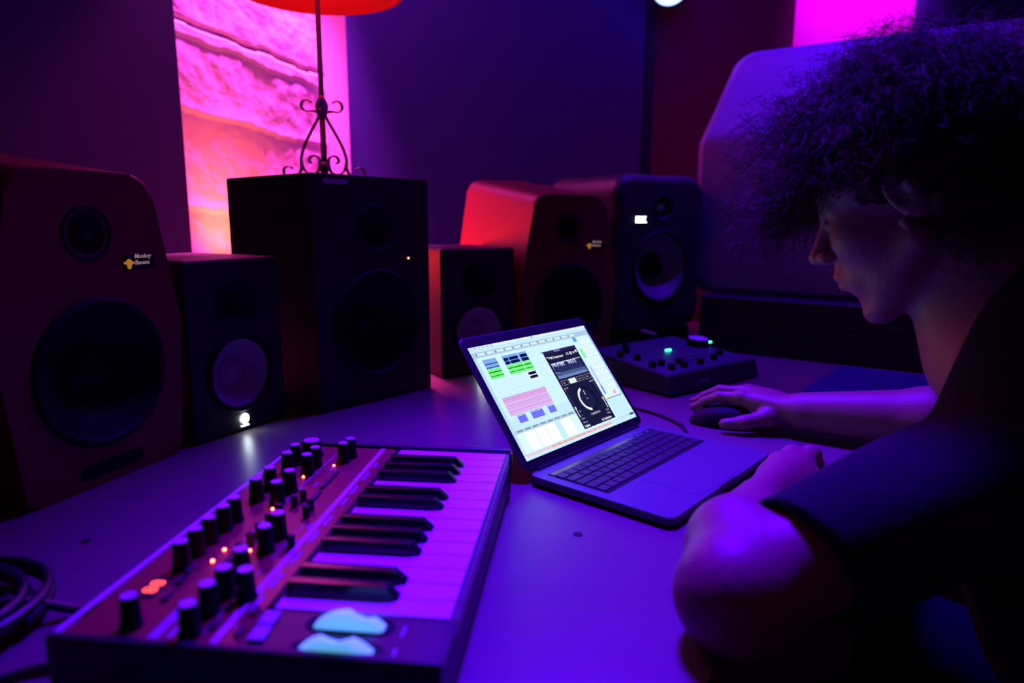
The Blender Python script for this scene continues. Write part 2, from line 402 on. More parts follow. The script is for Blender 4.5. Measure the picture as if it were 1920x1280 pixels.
# front outline (x, z), upper part narrows; the face folds back above z=.46
F0 = round_poly([(0, 0), (.80, 0), (.80, .40), (.74, .665), (.055, .665), (0, .40)], [.05, .05, .08, .06, .06, .08], 7)
mb = MB(); n = len(F0)
fy = lambda z: max(0, z-.42)*.62
ring = [(x, fy(z), z) for x, z in F0]
cx, cz = .40, .33
ins = [(cx+(x-cx)*.955, fy(cz+(z-cz)*.955)-.012, cz+(z-cz)*.955) for x, z in F0]
back = [(cx+(x-cx)*.93, .36, cz+(z-cz)*.93) for x, z in F0]
# rows across the face so the fold is real geometry
mb._add(ring+ins+back, [(i, (i+1) % n, (i+1) % n+n, i+n) for i in range(n)]+[(i, (i+1) % n, (i+1) % n+2*n, i+2*n) for i in range(n)]+[tuple(range(2*n, 3*n))])
import bisect
def halfw(z):
    xs = [];
    for i in range(n):
        p, q = F0[i], F0[(i+1) % n]
        pz, qz = cz+(p[1]-cz)*.955, cz+(q[1]-cz)*.955
        if (pz-z)*(qz-z) <= 0 and abs(pz-qz) > 1e-9:
            t = (z-pz)/(qz-pz); xs.append(cx+((p[0]+(q[0]-p[0])*t)-cx)*.955)
    return min(xs), max(xs)
rows = []
zlo, zhi = cz-cz*.955, cz+(.665-cz)*.955
for k in range(41):
    z = zlo+.0003+(zhi-zlo-.0006)*k/40; a_, b_ = halfw(z)
    rows.append([(a_+(b_-a_)*j/12, fy(z)-.012, z) for j in range(13)])
vs = [p for r in rows for p in r]
mb._add(vs, [(k*13+j, k*13+j+1, (k+1)*13+j+1, (k+1)*13+j) for k in range(40) for j in range(12)])
mb.build('body', M['cabinet'], big, ang=50).modifiers.clear()

# ---------------------------------------------------------------- ring lamp on the back wall
rl = thing('ring_lamp', (.498, 2.34, 1.083), 0, 'round wall lamp with a lit ring at the top edge above the maroon panel', 'lamp')
Tm = Matrix.Rotation(R_(90+32), 4, 'X')
MB().lathe([(0, -.09), (.035, -.09), (.06, -.03), (.066, .0), (.066, .008), (.060, .010), (.056, .0), (.04, -.012), (0, -.012)], Tm, 48).build('housing', M['rubber'], rl)
MB().lathe([(.041, .002), (.058, .002), (.058, .008), (.041, .008), (.041, .002)], Tm, 48).build('led_ring', mat('ring_glow', (1, 1, 1), emit=(.35, .75, 1), es=1.6), rl)
MB().lathe([(0, -.004), (.040, -.004), (.040, -.010), (0, -.010)], Tm, 40).build('lens', mat('magenta_glow', (1, .1, .9), emit=(1, .0, .8), es=2.5), rl)
MB().tube([(0, .03, .05), (0, .08, .10), (0, .092, .10)], .012, 10).build('bracket', M['rubber'], rl)

# ---------------------------------------------------------------- wrought iron lamp
lx, ly, lz = -.368, 1.372, .4255
lp = thing('table_lamp', (lx, ly, lz), 0, 'wrought iron scroll lamp with a red shade on the tall box speaker', 'lamp')
MB().tube([(0, 0, .135), (0, 0, .47)], .0048, 12).build('pole', M['iron'], lp)
MB().lathe([(0, .118), (.008, .12), (.012, .130), (.012, .138), (.008, .147), (.0055, .15), (0, .15)], None, 20).build('collar', M['iron'], lp)
MB().tube([(0, 0, .014), (0, 0, .13)], .004, 10).lathe([(0, .006), (.007, .010), (.010, .02), (.007, .028), (0, .03)], None, 16).build('spindle', M['iron'], lp)
def spiral(cx, cz, r0, a0, a1, n=22, r1=None):
    r1 = r0*.55 if r1 is None else r1
    return [(cx+(r0+(r1-r0)*k/n)*math.cos(R_(a0+(a1-a0)*k/n)), cz+(r0+(r1-r0)*k/n)*math.sin(R_(a0+(a1-a0)*k/n))) for k in range(n+1)]
def catmull(P, k=8):
    out = []
    P = [P[0]]+list(P)+[P[-1]]
    for i in range(1, len(P)-2):
        for j in range(k):
            t = j/k; out.append(tuple(.5*((2*b)+(-a+c)*t+(2*a-5*b+4*c-d)*t*t+(-a+3*b-3*c+d)*t**3) for a, b, c, d in zip(P[i-1], P[i], P[i+1], P[i+2])))
    out.append(tuple(P[-2])); return out
prof = spiral(.026, .139, .013, -110, 150)[::-1]     # upper curl
prof = [(x, z) for x, z in prof]
legp = catmull([(.021, .127), (.007, .122), (.008, .112), (.020, .090), (.034, .062), (.041, .038), (.041, .020), (.047, .008), (.058, .0035)])
foot = spiral(.064, .0155, .0125, -100, 150)
belly = catmull([(.041, .034), (.036, .016), (.024, .008), (.012, .012), (.008, .026)])+spiral(.019, .034, .011, 180, -60)
for k in range(3):
    rz = Matrix.Rotation(R_(-75+120*k), 4, 'Z')
    for nm, pr in (('scroll_leg', prof[:0]+legp+foot), ('curl', prof+[(.012, .127), (.007, .122)]), ('inner_scroll', belly)):
        path = [rz @ Vector((x*1.22, 0, z)) for x, z in pr]
        ax = rz @ Vector((0, 1, 0))
        MB().tube(path, .002, 8, flat=(tuple(ax), .0055, .0016)).build(nm, M['iron'], lp)
sh = .346; mb = MB()
mb.lathe([(.158, sh), (.1595, sh), (.105, sh+.20), (.1035, sh+.20), (.158, sh)], None, 64)
shd = mb.build('lamp_shade', M['shade'], lp)
MB().lathe([(.156, sh-.004), (.161, sh-.004), (.161, sh+.006), (.156, sh+.006), (.156, sh-.004)], None, 64).build('hem', M['shade'], shd)
bl = MB().lathe([(0, .43), (.014, .435), (.03, .47), (.028, .495), (0, .515)], None, 24).build('bulb', M['bulb'], lp)
for k in range(3):
    a = R_(120*k+20); MB().tube([(0, 0, .455), (.131*math.cos(a), .131*math.sin(a), .455)], .0015, 6).build('shade_spoke', M['iron'], lp)
for o in [bpy.data.objects['shade_bulb_light']]: o.location = (lx, ly+.0, lz+.405)

# ---------------------------------------------------------------- laptop
LX, LY, LA = .0218, .864, .861
def make_laptop(name, loc, ang, label, open_):
    s = thing(name, loc, ang, label, 'laptop'); W, D = .304, .212
    def P(cx, cy, w, h, r): return [(x+cx, y+cy) for x, y in rect_pts(w, h, r)]
    MB().prism(P(W/2, -D/2, W, D, .012), .0012, .0105, bev=.002, seg=3).build('base', M['alu'], s)
    for fx in (.02, W-.02):
        for fy_ in (-.02, -D+.02): MB().cyl((fx, fy_, 0), .006, .0014, seg=16).build('foot', M['rubber'], s)
    return s, W, D, P
s, W, D, P = make_laptop('laptop', (LX, LY, .003), LA, 'open grey laptop with a bright music software screen in the middle of the desk', True)
KD0, KD1, KX0, KX1 = -.020, -.1165, .0155, W-.0155
ZT = .0105
well = MB().prism(P(W/2, (KD0+KD1)/2, KX1-KX0, KD0-KD1, .003), ZT, ZT+.0003).build('key_well', M['rubber'], s)
rowsk = [(.0095, None), (.0155, [1]*13+[1.55]), (.0155, [1.55]+[1]*13), (.0155, [1.85]+[1]*11+[1.85]), (.0155, [2.4]+[1]*10+[2.4]), (.0165, [1, 1, 1, 1.25, 5.3, 1.25, 1, 1, 1, 1])]
y = KD0-.0015; gap = .0018
for h, ks in rowsk:
    if ks is None:
        MB().box((W/2, y-h/2, ZT+.0006), (KX1-KX0-.006, h, .0006), bev=.0003, seg=1).build('touch_strip', mat('touch_strip_glass', (.05, .05, .06), .2), s)
        for k in range(7): MB().box((KX1-.020-k*.014-.004*(k % 2), y-h/2, ZT+.0011), (.004, .0025, .0002)).build('strip_icon', M['grey'], s)
    else:
        tot = sum(ks); x = KX0+.0022; unit = (KX1-KX0-.0044)/tot
        for k in ks:
            w_ = unit*k-gap
            mb = MB().box((x+unit*k/2, y-h/2, ZT+.0010), (w_, h-gap, .0012), bev=.0005, seg=1)
            kk = mb.build('key', M['key'], s)
            if len(ks) != 10 or k != 5.3:
                MB().box((x+unit*k/2, y-h/2, ZT+.00165), (.0022, .0026, .0001)).build('key_legend', M['dimgrey'], kk)
            x += unit*k
    y -= h+.0003
MB().prism(P(W/2, -.165, .135, .082, .004), ZT-.0001, ZT+.00025, bev=.0001, seg=1).build('trackpad', M['alu'], s)
MB().box((W/2, -D+.0008, ZT-.001), (.05, .003, .0021), bev=.0005).build('thumb_notch', M['rubber'], s)
MB().tube([(.02, .001, ZT-.001), (W-.02, .001, ZT-.001)], .0045, 12).build('hinge', M['rubber'], s)
# lid, tilted back
LID = .665
Tl = Matrix.Translation((0, .0, ZT+.001)) @ Matrix.Rotation(R_(90)-LID, 4, 'X')    # local y up along lid, z toward viewer side
lid = MB().prism(P(W/2, .1065, W, .209, .010), -.0048, -.0006, Tl, bev=.0012, seg=2).build('lid', M['alud'], s)
MB().prism(P(W/2, .1065, W-.003, .206, .009), -.0006, .0002, Tl).build('bezel', M['rubber'], lid)
# screen picture: flat coloured shapes on the display, emissive
me_v, me_f, me_c = [], [], []
SW, SH = 286., 179.
lvl = [0]
def srect(x0, y0, x1, y1, c, poly=None):
    """millimetres from the display's top-left corner, y down"""
    lvl[0] += 1; z = .00035+.0000025*lvl[0]
    pp = poly or [(x0, y1), (x1, y1), (x1, y0), (x0, y0)]
    b0 = len(me_v)
    for x, y in pp: me_v.append(Tl @ Vector((.009+x/1000, .0152+(SH-y)/1000, z)))
    me_f.append(tuple(range(b0, b0+len(pp)))); me_c.append(c)
def stext(t, x, y, size, c, sx=1, bold=0):
    cu = bpy.data.curves.new('t', 'FONT'); cu.body = t; cu.size = size; cu.align_y = 'CENTER'; cu.resolution_u = 1; cu.offset = bold
    to = bpy.data.objects.new('t', cu); COL.objects.link(to); bpy.context.view_layer.update()
    m_ = bpy.data.meshes.new_from_object(to.evaluated_get(bpy.context.evaluated_depsgraph_get())); bpy.data.objects.remove(to, do_unlink=True)
    lvl[0] += 1; z = .00035+.0000025*lvl[0]; b0 = len(me_v)
    for v in m_.vertices: me_v.append(Tl @ Vector((.009+(x+v.co.x*sx)/1000, .0152+(SH-y+v.co.y)/1000, z)))
    for p in m_.polygons: me_f.append(tuple(b0+i for i in p.vertices)); me_c.append(c)
def S(r, g, b): return tuple((k/255/12.92 if k/255 < .04045 else ((k/255+.055)/1.055)**2.4) for k in (r, g, b))
BG = S(196, 232, 252); PALE = S(214, 242, 255); GR = S(140, 170, 200); INK = S(20, 24, 66)
srect(0, 0, SW, SH, BG)
srect(0, 0, SW, 4.5, S(215, 240, 255)); srect(0, 4.5, SW, 5, GR)
for x, wd in ((3, 3), (9, 8), (20, 5), (28, 5), (36, 6), (46, 5)): srect(x, 1.6, x+wd, 2.8, S(120, 150, 175))
srect(140, 1.4, 144, 3.2, S(90, 120, 150))
srect(0, 9, SW, 17, S(172, 196, 222))
for k in range(48):
    x = 8+k*5.0; srect(x, 11.2, x+3.2+(k % 3)*.5, 14.8, S(225, 243, 255) if k % 4 else S(130, 160, 190))
srect(0, 17.2, SW, 17.6, S(110, 140, 170)); srect(6, 20, 236, 20.4, S(120, 150, 180))
srect(6, 17.6, 236, 120, S(204, 238, 252))
srect(0, 17.6, 6, 160, S(180, 214, 236))
for y in range(26, 122, 7): srect(6, y, 236, y+.25, S(170, 208, 228))
for x in range(20, 236, 18): srect(x, 20.4, x+.2, 120, S(180, 218, 236))
for x0, x1 in ((15, 43), (56, 92), (93, 111)):
    srect(x0, 22.5, x1, 38, S(122, 166, 232)); srect(x0, 38.5, x1, 54, S(110, 244, 120))
for y in (30.5, 36.5): srect(15.5, y-.8, 43, y+.5, S(12, 30, 110))
for x0, x1 in ((15.5, 43), (56.5, 67), (68, 91.5), (93.5, 110.5)):
    srect(x0, 43.2, x1, 44.6, S(0, 60, 25)); srect(x0, 49.6, x1, 50.7, S(0, 80, 35))
for x0, x1 in ((57, 68), (69, 90)):
    for y in (26.5, 32.5): srect(0, 0, 0, 0, S(14, 22, 86), [(x0, y+5), (x1-2, y+5), (x1, y+2.5), (x1-2, y), (x0, y)])
for y in (26, 32.5): srect(94, y, 110.5, y+5.3, S(14, 22, 86))
srect(91, 54.5, 112, 69, S(236, 246, 255))
for y in (57, 63.2): srect(92, y, 110, y+4.6, S(16, 20, 60))
srect(14, 85, 111, 113.4, S(214, 176, 236)); srect(14, 85, 111, 86.4, S(196, 150, 226))
for y, c in ((88.5, S(214, 70, 130)), (91.5, S(222, 110, 160)), (98, S(200, 120, 190)), (101.5, S(190, 150, 215)), (107, S(200, 120, 190))): srect(14, y, 111, y+.7, c)
for x0, x1 in ((25, 42.5), (54, 81.5), (93.3, 109.5)):
    srect(x0, 116.2, x1, 126.8, S(112, 110, 240)); srect(x0-1, 114.4, x1, 115.1, S(60, 60, 110))
for y in (118, 121, 124, 129, 132): srect(6, y, 24, y+.3, S(150, 180, 210)); srect(112, y, 150, y+.3, S(150, 180, 210))
srect(6, 135, 236, 138.5, S(180, 206, 230))
for k in range(9): srect(10+k*17, 135.6, 22+k*17, 138, S(120, 144, 176))
srect(3, 139, 236, 139.5, S(70, 90, 130)); srect(3, 139.5, 236, 171, PALE)
for x0, x1 in ((22, 43), (45, 67), (68.5, 90), (104, 128)): srect(x0, 141, x1, 168, S(255, 255, 252))
for x in (44, 67.8, 91): srect(x, 141, x+.3, 168, S(150, 170, 190))
srect(91.5, 141, 103.5, 168, S(190, 232, 248))
srect(4, 139.5, 4.4, 171, S(40, 50, 80)); srect(0, 171, SW, 171.4, S(90, 110, 150))
srect(4, 172, 60, 174.6, S(238, 190, 200)); srect(60, 172, 214, 174.6, S(250, 150, 150))
for k in range(14): srect(8+k*15, 172.6, 14+k*15, 173.4, S(255, 205, 200))
# mixer column at the right
srect(236, 17.6, 282, 134, S(206, 240, 252)); srect(236, 17.6, 245, 26, S(84, 156, 240)); srect(239, 40, 245, 58, S(118, 240, 140))
srect(239, 74, 243, 110, S(190, 170, 240)); srect(239, 110, 243, 126, S(110, 104, 230)); srect(238, 128, 246, 134, S(250, 240, 160))
for k in range(9):
    y = 24+k*12; srect(248, y, 280, y+9, S(222, 246, 255)); srect(248, y+9, 280, y+9.5, S(160, 200, 224))
    for q in range(5): srect(251+q*5.4, y+1.5+(q % 2)*2, 253+q*5.4, y+3+(q % 2)*2.2, S(244, 150, 170) if (q+k) % 3 else S(120, 160, 200))
srect(281.5, 17, 283, 134, S(100, 140, 180)); srect(236, 134, 282, 135.2, S(70, 90, 130)); srect(262, 124, 270, 130, S(250, 160, 180))
srect(270, 169, 283, 173, S(100, 130, 160)); srect(274, 170.4, 282, 172.6, S(20, 40, 90))
# plug-in window
X0, X1, Y0, Y1 = 146, 232, 31, 167.5
srect(X0-4, Y0-.3, X0, Y0+2, S(120, 140, 180))
srect(X0, Y0, X1, Y1, S(24, 24, 62)); srect(X0, Y0, X1, Y0+5, S(44, 34, 84)); srect(X0+28, Y0+.6, X0+44, Y0+4, S(120, 110, 180))
WH = S(244, 246, 255)
stext('V M-Compressor', X0+7, Y0+12.8, 6.2, WH, .86, .14); srect(X0+3, Y0+10, X0+7, Y0+11.4, WH)
for x in (54, 58): srect(X0+x, Y0+9.5, X0+x+1.2, Y0+14, WH)
srect(0, 0, 0, 0, WH, [(X0+65.5+2.6*math.cos(k*math.pi/6), Y0+12+2.9*math.sin(k*math.pi/6)) for k in range(12)][::-1])
srect(X0+64.8, Y0+11, X0+66.2, Y0+13, INK)
stext('w', X0+71, Y0+11.5, 7, WH, 1, .1); srect(X0+79, Y0+8.5, X0+83, Y0+13, WH)
gx0, gx1, gy0, gy1 = X0+5, X1-3.5, Y0+22.5, Y0+50
srect(gx0, gy0, gx1, gy1, S(32, 36, 88)); srect(gx0, gy1-10, gx1, gy1, S(70, 92, 140)); srect(gx0, gy1-4.5, gx1, gy1, S(110, 130, 190))
srect(gx0, gy0, gx0+.6, gy1, S(150, 160, 210)); srect(gx0, gy1-11, gx0+11, gy1-10.3, S(180, 190, 230)); srect(gx0, gy1-8, gx0+8, gy1-7, S(10, 14, 40))
random.seed(3); x = gx0
while x < gx1-1:
    d_ = random.choice((0, 1, 2, 3, 5, 6, 7)) if x < gx0+32 or gx0+40 < x < gx0+62 else 0
    srect(x, gy0, x+1.1, gy0+.9+d_, WH if d_ < 5 else S(190, 195, 235)); x += 1.15
for k in range(17): srect(gx0+10+k*3.8, gy1-15-random.random()*6, gx0+11.2+k*3.8, gy1-10, S(50, 58, 110))
for k, x in enumerate((X0+4.5, X0+24.5, X0+45, X0+66)):
    if k == 1: srect(x, Y0+53.5, x+17.5, Y0+62, S(226, 246, 232)); stext('Punch', x+3.5, Y0+57.8, 4.4, S(170, 220, 180), .8)
    else:
        srect(x, Y0+53.5, x+17, Y0+62, S(150, 140, 170)); srect(x+.9, Y0+54.3, x+16.1, Y0+61.2, S(14, 12, 36)); stext(('Soft', '', 'Hard', 'Glue')[k], x+4, Y0+57.8, 4.4, S(190, 190, 220), .9)
stext('In  0.0', X0+4, Y0+67, 4, WH, .95); stext('Out 0.0', X1-15, Y0+67, 4, WH, .95)
cxp, cyp = 190.5, 123.5
def arc(r0, r1, a0, a1, c, n=28):
    for k in range(n):
        p, q = R_(a0+(a1-a0)*k/n), R_(a0+(a1-a0)*(k+1)/n)
        lvl[0] -= 1
        srect(0, 0, 0, 0, c, [(cxp+r1*math.cos(p), cyp-r1*math.sin(p)), (cxp+r1*math.cos(q), cyp-r1*math.sin(q)), (cxp+r0*math.cos(q), cyp-r0*math.sin(q)), (cxp+r0*math.cos(p), cyp-r0*math.sin(p))])
    lvl[0] += 1
lvl[0] += 1; arc(0.01, 22, 0, 360, S(18, 18, 52)); arc(0.01, 16.5, 0, 360, S(28, 28, 70)); arc(16.6, 20.6, 104, 262, S(232, 244, 236))
srect(cxp-.7, cyp-14, cxp+.7, cyp-7, WH); stext('42', cxp-2.5, cyp, 4.4, S(170, 170, 210)); stext('COMPRESSION', cxp-12.5, cyp+26, 4.8, S(200, 200, 225), .78, .06)
for x, yk in ((X0+4.6, 132.7), (X1-4.8, 131)):
    srect(x-.3, 100, x+.3, yk, S(90, 90, 150)); srect(x-.7, yk, x+.7, 148, WH); srect(x-2, yk-2, x+2, yk+1.5, WH); srect(x-1, yk-1.1, x+1, yk+.6, INK)
srect(X0+3.6, 99.5, X0+5.2, 103, S(230, 60, 80))
stext('dB', X0+9, 139, 3.8, S(180, 180, 215)); stext('-6', X0+9, 146, 3.8, S(180, 180, 215)); stext('GAIN', X0+3.5, 151.5, 4, S(180, 180, 215)); stext('LINK', X1-14, 151, 4, S(180, 180, 215))
stext('Pre on', X0+5, 157.5, 3.8, WH); stext('Mix 1', X1-14, 156.5, 3.8, WH)
stext('Default', X0+3.5, Y1-3.6, 5, WH, .85, .16); stext('by Techivation', X1-36, Y1-4, 5, WH, .9, .16)
me = bpy.data.meshes.new('screen_picture'); me.from_pydata([tuple(v) for v in me_v], [], me_f)
ca = me.color_attributes.new('Col', 'FLOAT_COLOR', 'CORNER')
i = 0
for p, c in zip(me.polygons, me_c):
    for _ in p.vertices: ca.data[i].color = (*c, 1); i += 1
sm = bpy.data.materials.new('lit_screen'); sm.use_nodes = True; nt = sm.node_tree; nt.nodes.clear()
at = nt.nodes.new('ShaderNodeAttribute'); at.attribute_name = 'Col'; em = nt.nodes.new('ShaderNodeEmission'); em.inputs[1].default_value = 1.1
ou = nt.nodes.new('ShaderNodeOutputMaterial'); nt.links.new(at.outputs['Color'], em.inputs[0]); nt.links.new(em.outputs[0], ou.inputs[0])
me.materials.append(sm); so = bpy.data.objects.new('display', me); COL.objects.link(so); so.parent = lid

# closed laptop on the right
th = math.atan2(1.553-1.322, .77-.575)
s2, W, D, P = make_laptop('laptop', (.575, 1.322, .001), th, 'closed dark blue laptop lying on the desk beyond the mouse hand', False)
MB().prism(P(W/2, -D/2, W, D, .012), .0107, .0150, bev=.0012, seg=2).build('lid', mat('midnight_lid', (.02, .03, .16), .5, metal=.2), s2)
# fruit-shaped emblem
mb = MB()
pp = []
for k in range(40):
    t = 2*math.pi*k/40; r = 1+.06*math.cos(2*t)-.12*math.exp(-((t-math.pi/2)**2)*12)-.07*math.exp(-((t-3*math.pi/2)**2)*12)
    x, y = r*math.cos(t), r*math.sin(t)
    if (x-1.12)**2+(y-.12)**2 < .16:
        v = Vector((x-1.12, y-.12)).normalized()*.4; x, y = 1.12+v.x, .12+v.y
    pp.append((x*.0095, y*.0105))
Tg = Matrix.Translation((W/2, -D/2, .0150)) @ Matrix.Rotation(math.pi, 4, 'Z')
mb.prism(pp, 0, .0002, Tg); mb.prism([(.0, .0125), (.003, .0135), (.0045, .0175), (.0012, .0165)], 0, .0002, Tg)
mb.build('emblem', M['rubber'], s2)

# ---------------------------------------------------------------- synthesizer
SX, SY, SA = -.318, .428, 1.466
syn = thing('synthesizer', (SX, SY, 0), SA, 'black synthesizer keyboard with red panel, knobs and glowing wheels in the foreground', 'synthesizer')
# local: x = along the keyboard (near low end -> far), y = -(distance from the rear edge)
SL, SD, H = .428, .272, .058
yr = .004     # rear edge beyond the reference
MB().box((SL/2, (yr-SD)/2, .030), (SL, SD+yr, .050), bev=.003).build('case', M['syn'], syn)
MB().box((.004, (yr-SD)/2, .0325), (.009, SD+yr+.004, .0595), bev=.003).build('end_cheek', M['syn'], syn)
MB().box((SL-.002, (yr-SD)/2, .0325), (.009, SD+yr+.004, .0595), bev=.003).build('end_cheek', M['syn'], syn)
for fx in (.03, SL-.03):
    for fy_ in (-.02, -SD+.02): MB().cyl((fx, fy_, 0), .009, .0055, seg=16).build('foot', M['rubber'], syn)
pnl = MB().box((SL/2, (yr-.004-.128)/2, .0565), (SL-.002, .128+yr-.004, .003), bev=.0006, seg=1).build('control_panel', M['panelm'], syn)
MB().box((.0285, -.202, .0565), (.055, .146, .003), bev=.0006, seg=1).build('wheel_panel', M['syn'], syn)
MB().box((SL/2, -SD+.0015, .045), (SL, .004, .028), bev=.001).build('front_rail', M['syn'], syn)
MB().box((SL-.0045, -.203, .045), (.008, .146, .028), bev=.001).build('end_block', M['syn'], syn)
MB().box((SL/2+.03, -.131, .0568), (SL-.06-.002, .004, .0025)).build('felt_strip', M['rubber'], syn)
ZP = .058
def pr(x0, x1, d0_, d1_, h=.0003, mb=None):
    return (mb or MB()).box(((x0+x1)/2, -(d0_+d1_)/2, ZP+h/2), (abs(x1-x0), abs(d1_-d0_), h))
mb = MB(); pr(.006, SL-.006, -.008, -.0035, mb=mb); mb.build('panel_stripe', M['white'], syn)
mb = MB(); pr(.012, SL-.004, .1085, .1135, mb=mb); mb.build('panel_stripe', M['white'], syn)
mb = MB(); pr(.16, SL-.03, .0575, .0585, mb=mb)
for a_ in (.155, .245, .33): pr(a_, a_+.0006, .06, .106, mb=mb)
for a_, c_ in ((.02, .05), (.07, .11), (.13, .2)): pr(a_, c_, .098, .0986, mb=mb)
for k in range(16): pr(.03+k*.022, .036+k*.022, .1165, .1172, mb=mb)
mb.build('fine_print', M['grey'], syn)
dimp = mat('dim_print', (.45, .42, .5), .5)
for a_, wd in ((.355, .016), (.315, .022), (.275, .022), (.246, .018), (.198, .022), (.166, .018), (.126, .02), (.085, .022), (.052, .02)): pr(a_, a_+wd, .1165, .1200).build('print_label', dimp, syn)
for a_, d_ in ((.35, .035), (.30, .036), (.26, .036), (.34, .062), (.29, .062), (.25, .064), (.19, .096), (.155, .096)): pr(a_, a_+.012, d_+.008, d_+.010).build('print_label', dimp, syn)
mb = MB(); pr(.012, .062, .062, .070, mb=mb); pr(.014, .056, .075, .079, mb=mb); mb.build('name_plate', mat('dim_plate', (.4, .38, .5), .45), syn)
knobs = [(385, 31, 1.7), (386, 80, 1), (350, 50, 1), (369, 77, 1), (356, 23, 1), (328, 25, 1), (325, 50, 1), (280, 27, 1), (274, 52, 1), (248, 27, 1), (242, 52, 1),
         (199, 29, 1), (179, 29, 1), (154, 29, 1), (131, 30, 1), (107, 31, 1), (170, 87, 1), (143, 87, 1), (100, 87.5, 1), (70, 89, 1), (69, 107, 1), (46, 89.4, 1), (19, 90.5, 1), (24, 43, 1)]
knobs = [(a_, d_, s_) for a_, d_, s_ in knobs]
def make_knob():
    k = MB().lathe([(0, 0), (.0082, 0), (.0082, .003), (.0074, .004), (.0064, .0225), (.0058, .0235), (0, .0235)], None, 24).build('knob', M['rubber'], syn)
    MB().lathe([(0, .0236), (.0056, .0236), (.0054, .0246), (0, .0246)], None, 20).build('knob_cap', mat('silver_cap', (.75, .72, .78), .35), k)
    return k
k0 = make_knob(); kc = k0.children[0]
for i, (a_, d_, s_) in enumerate(knobs):
    if i == 0: k, c = k0, kc
    else:
        k = k0.copy(); COL.objects.link(k); k.parent = syn; c = kc.copy(); COL.objects.link(c); c.parent = k
    k.location = (a_/1000, -d_/1000, ZP); k.scale = (s_, s_, .85 if s_ > 1 else 1)
# sliders
sl = [(213, 66), (190, 66), (170, 66), (150, 68), (130, 68), (228, 92), (212, 94), (150, 106), (235, 72), (250, 75)]
for a_, d_ in sl:
    q = MB().box((a_/1000, -d_/1000, ZP+.0004), (.018, .0022, .0008)).build('slider_slot', M['rubber'], syn)
    MB().box((a_/1000+.003, -d_/1000, ZP+.006), (.004, .007, .012), bev=.001, seg=2).build('slider_cap', M['key'], q)
# switches and buttons
for a_, d_ in ((.103, .040), (.086, .043), (.062, .046), (.031, .102), (.055, .101), (.051, .123), (.025, .124), (.118, .064), (.128, .064), (.29, .082), (.30, .082), (.31, .082), (.32, .082), (.33, .082), (.27, .084), (.26, .085)):
    MB().box((a_, -d_, ZP+.0015), (.011, .005, .003), bev=.0008, seg=2).build('button', M['key'], syn)
for a_, d_ in ((.0425, .138), (.0235, .1395)):
    MB().box((a_, -d_, ZP+.0015), (.0165, .0115, .003), bev=.0008, seg=2).build('octave_button', mat('octave_button', (.5, .47, .6), .45), syn)
for a_, d_ in ((355, 70), (316, 48.5), (228.5, 53), (141, 49.5), (120.5, 50), (142, 72.5)):
    MB().lathe([(0, .0016), (.0009, .0014), (.0014, .0006), (.0014, 0), (0, 0)], Matrix.Translation((a_/1000, -d_/1000, ZP)), 12).build('indicator_light', M['redled'], syn)
dsp = MB().box((.0745, -.027, ZP+.0006), (.030, .016, .0012), bev=.0005, seg=1).build('digit_window', M['rubber'], syn)
mb = MB()
for q in (-1, 1):      # two seven-segment digits
    cx_ = .0745+q*.005
    for sxx, syy, w_, h_ in ((0, .0045, .0045, .0012), (0, 0, .0045, .0012), (0, -.0045, .0045, .0012), (.0028, .0022, .0012, .0035), (-.0028, .0022, .0012, .0035), (.0028, -.0022, .0012, .0035), (-.0028, -.0022, .0012, .0035)):
        mb.box((cx_+sxx, -.027+syy, ZP+.0014), (w_, h_, .0003))
mb.build('digits', M['redlcd'], dsp)
# keys
K0, KW, NK = .058, (.4195-.058)/15, 15
pat = [0, 1, 3, 4, 5]
blacks = [b for b in [o_*7+p+1 for o_ in range(3) for p in pat] if b < 15]
for i in range(NK):
    MB().box((K0+KW*(i+.5), -.2035, ZP-.008), (KW-.0009, .139, .017), bev=.0012, seg=2).build('white_key', M['ivory'], syn)
for b in blacks:
    x = K0+KW*b
    MB().prism([(-.0062, .089), (-.0062, -.002), (.0062, -.002), (.0062, .089)], 0, .0, None) if False else None
    mb = MB()
    vs = [(-.0065, 0, 0), (.0065, 0, 0), (.0065, -.090, 0), (-.0065, -.090, 0), (-.0048, 0, .0105), (.0048, 0, .0105), (.0044, -.080, .0105), (-.0044, -.080, .0105)]
    mb._add(vs, [(3, 2, 1, 0), (4, 5, 6, 7), (0, 1, 5, 4), (1, 2, 6, 5), (2, 3, 7, 6), (3, 0, 4, 7)])
    bmesh.ops.bevel(mb.bm, geom=list(mb.bm.edges), offset=.0012, segments=2, profile=.5, affect='EDGES')
    mb.build('black_key', M['ebony'], syn, loc=(x, -.135, ZP+.0005))
# wheels
for a_, off in ((.0425, -.012), (.0130, 0)):
    dc = -.199
    MB().prism(rect_pts(.0205, .066, .010), 0, .0008, Matrix.Translation((a_, dc, ZP))).build('wheel_slot', M['rubber'], syn)
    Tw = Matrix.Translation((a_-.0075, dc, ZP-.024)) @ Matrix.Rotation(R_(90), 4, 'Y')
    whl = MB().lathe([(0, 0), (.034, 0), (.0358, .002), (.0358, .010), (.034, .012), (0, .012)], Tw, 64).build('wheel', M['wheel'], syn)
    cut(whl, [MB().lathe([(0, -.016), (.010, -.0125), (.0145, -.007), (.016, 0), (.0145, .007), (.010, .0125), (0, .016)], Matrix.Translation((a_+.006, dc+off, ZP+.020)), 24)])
    for dd in (-.052, .0): pass
for a_, d_ in ((.040, .238), (.013, .238)):
    mb = MB(); pr(a_-.006, a_+.006, d_, d_+.002, mb=mb); mb.build('print_label', M['grey'], syn)

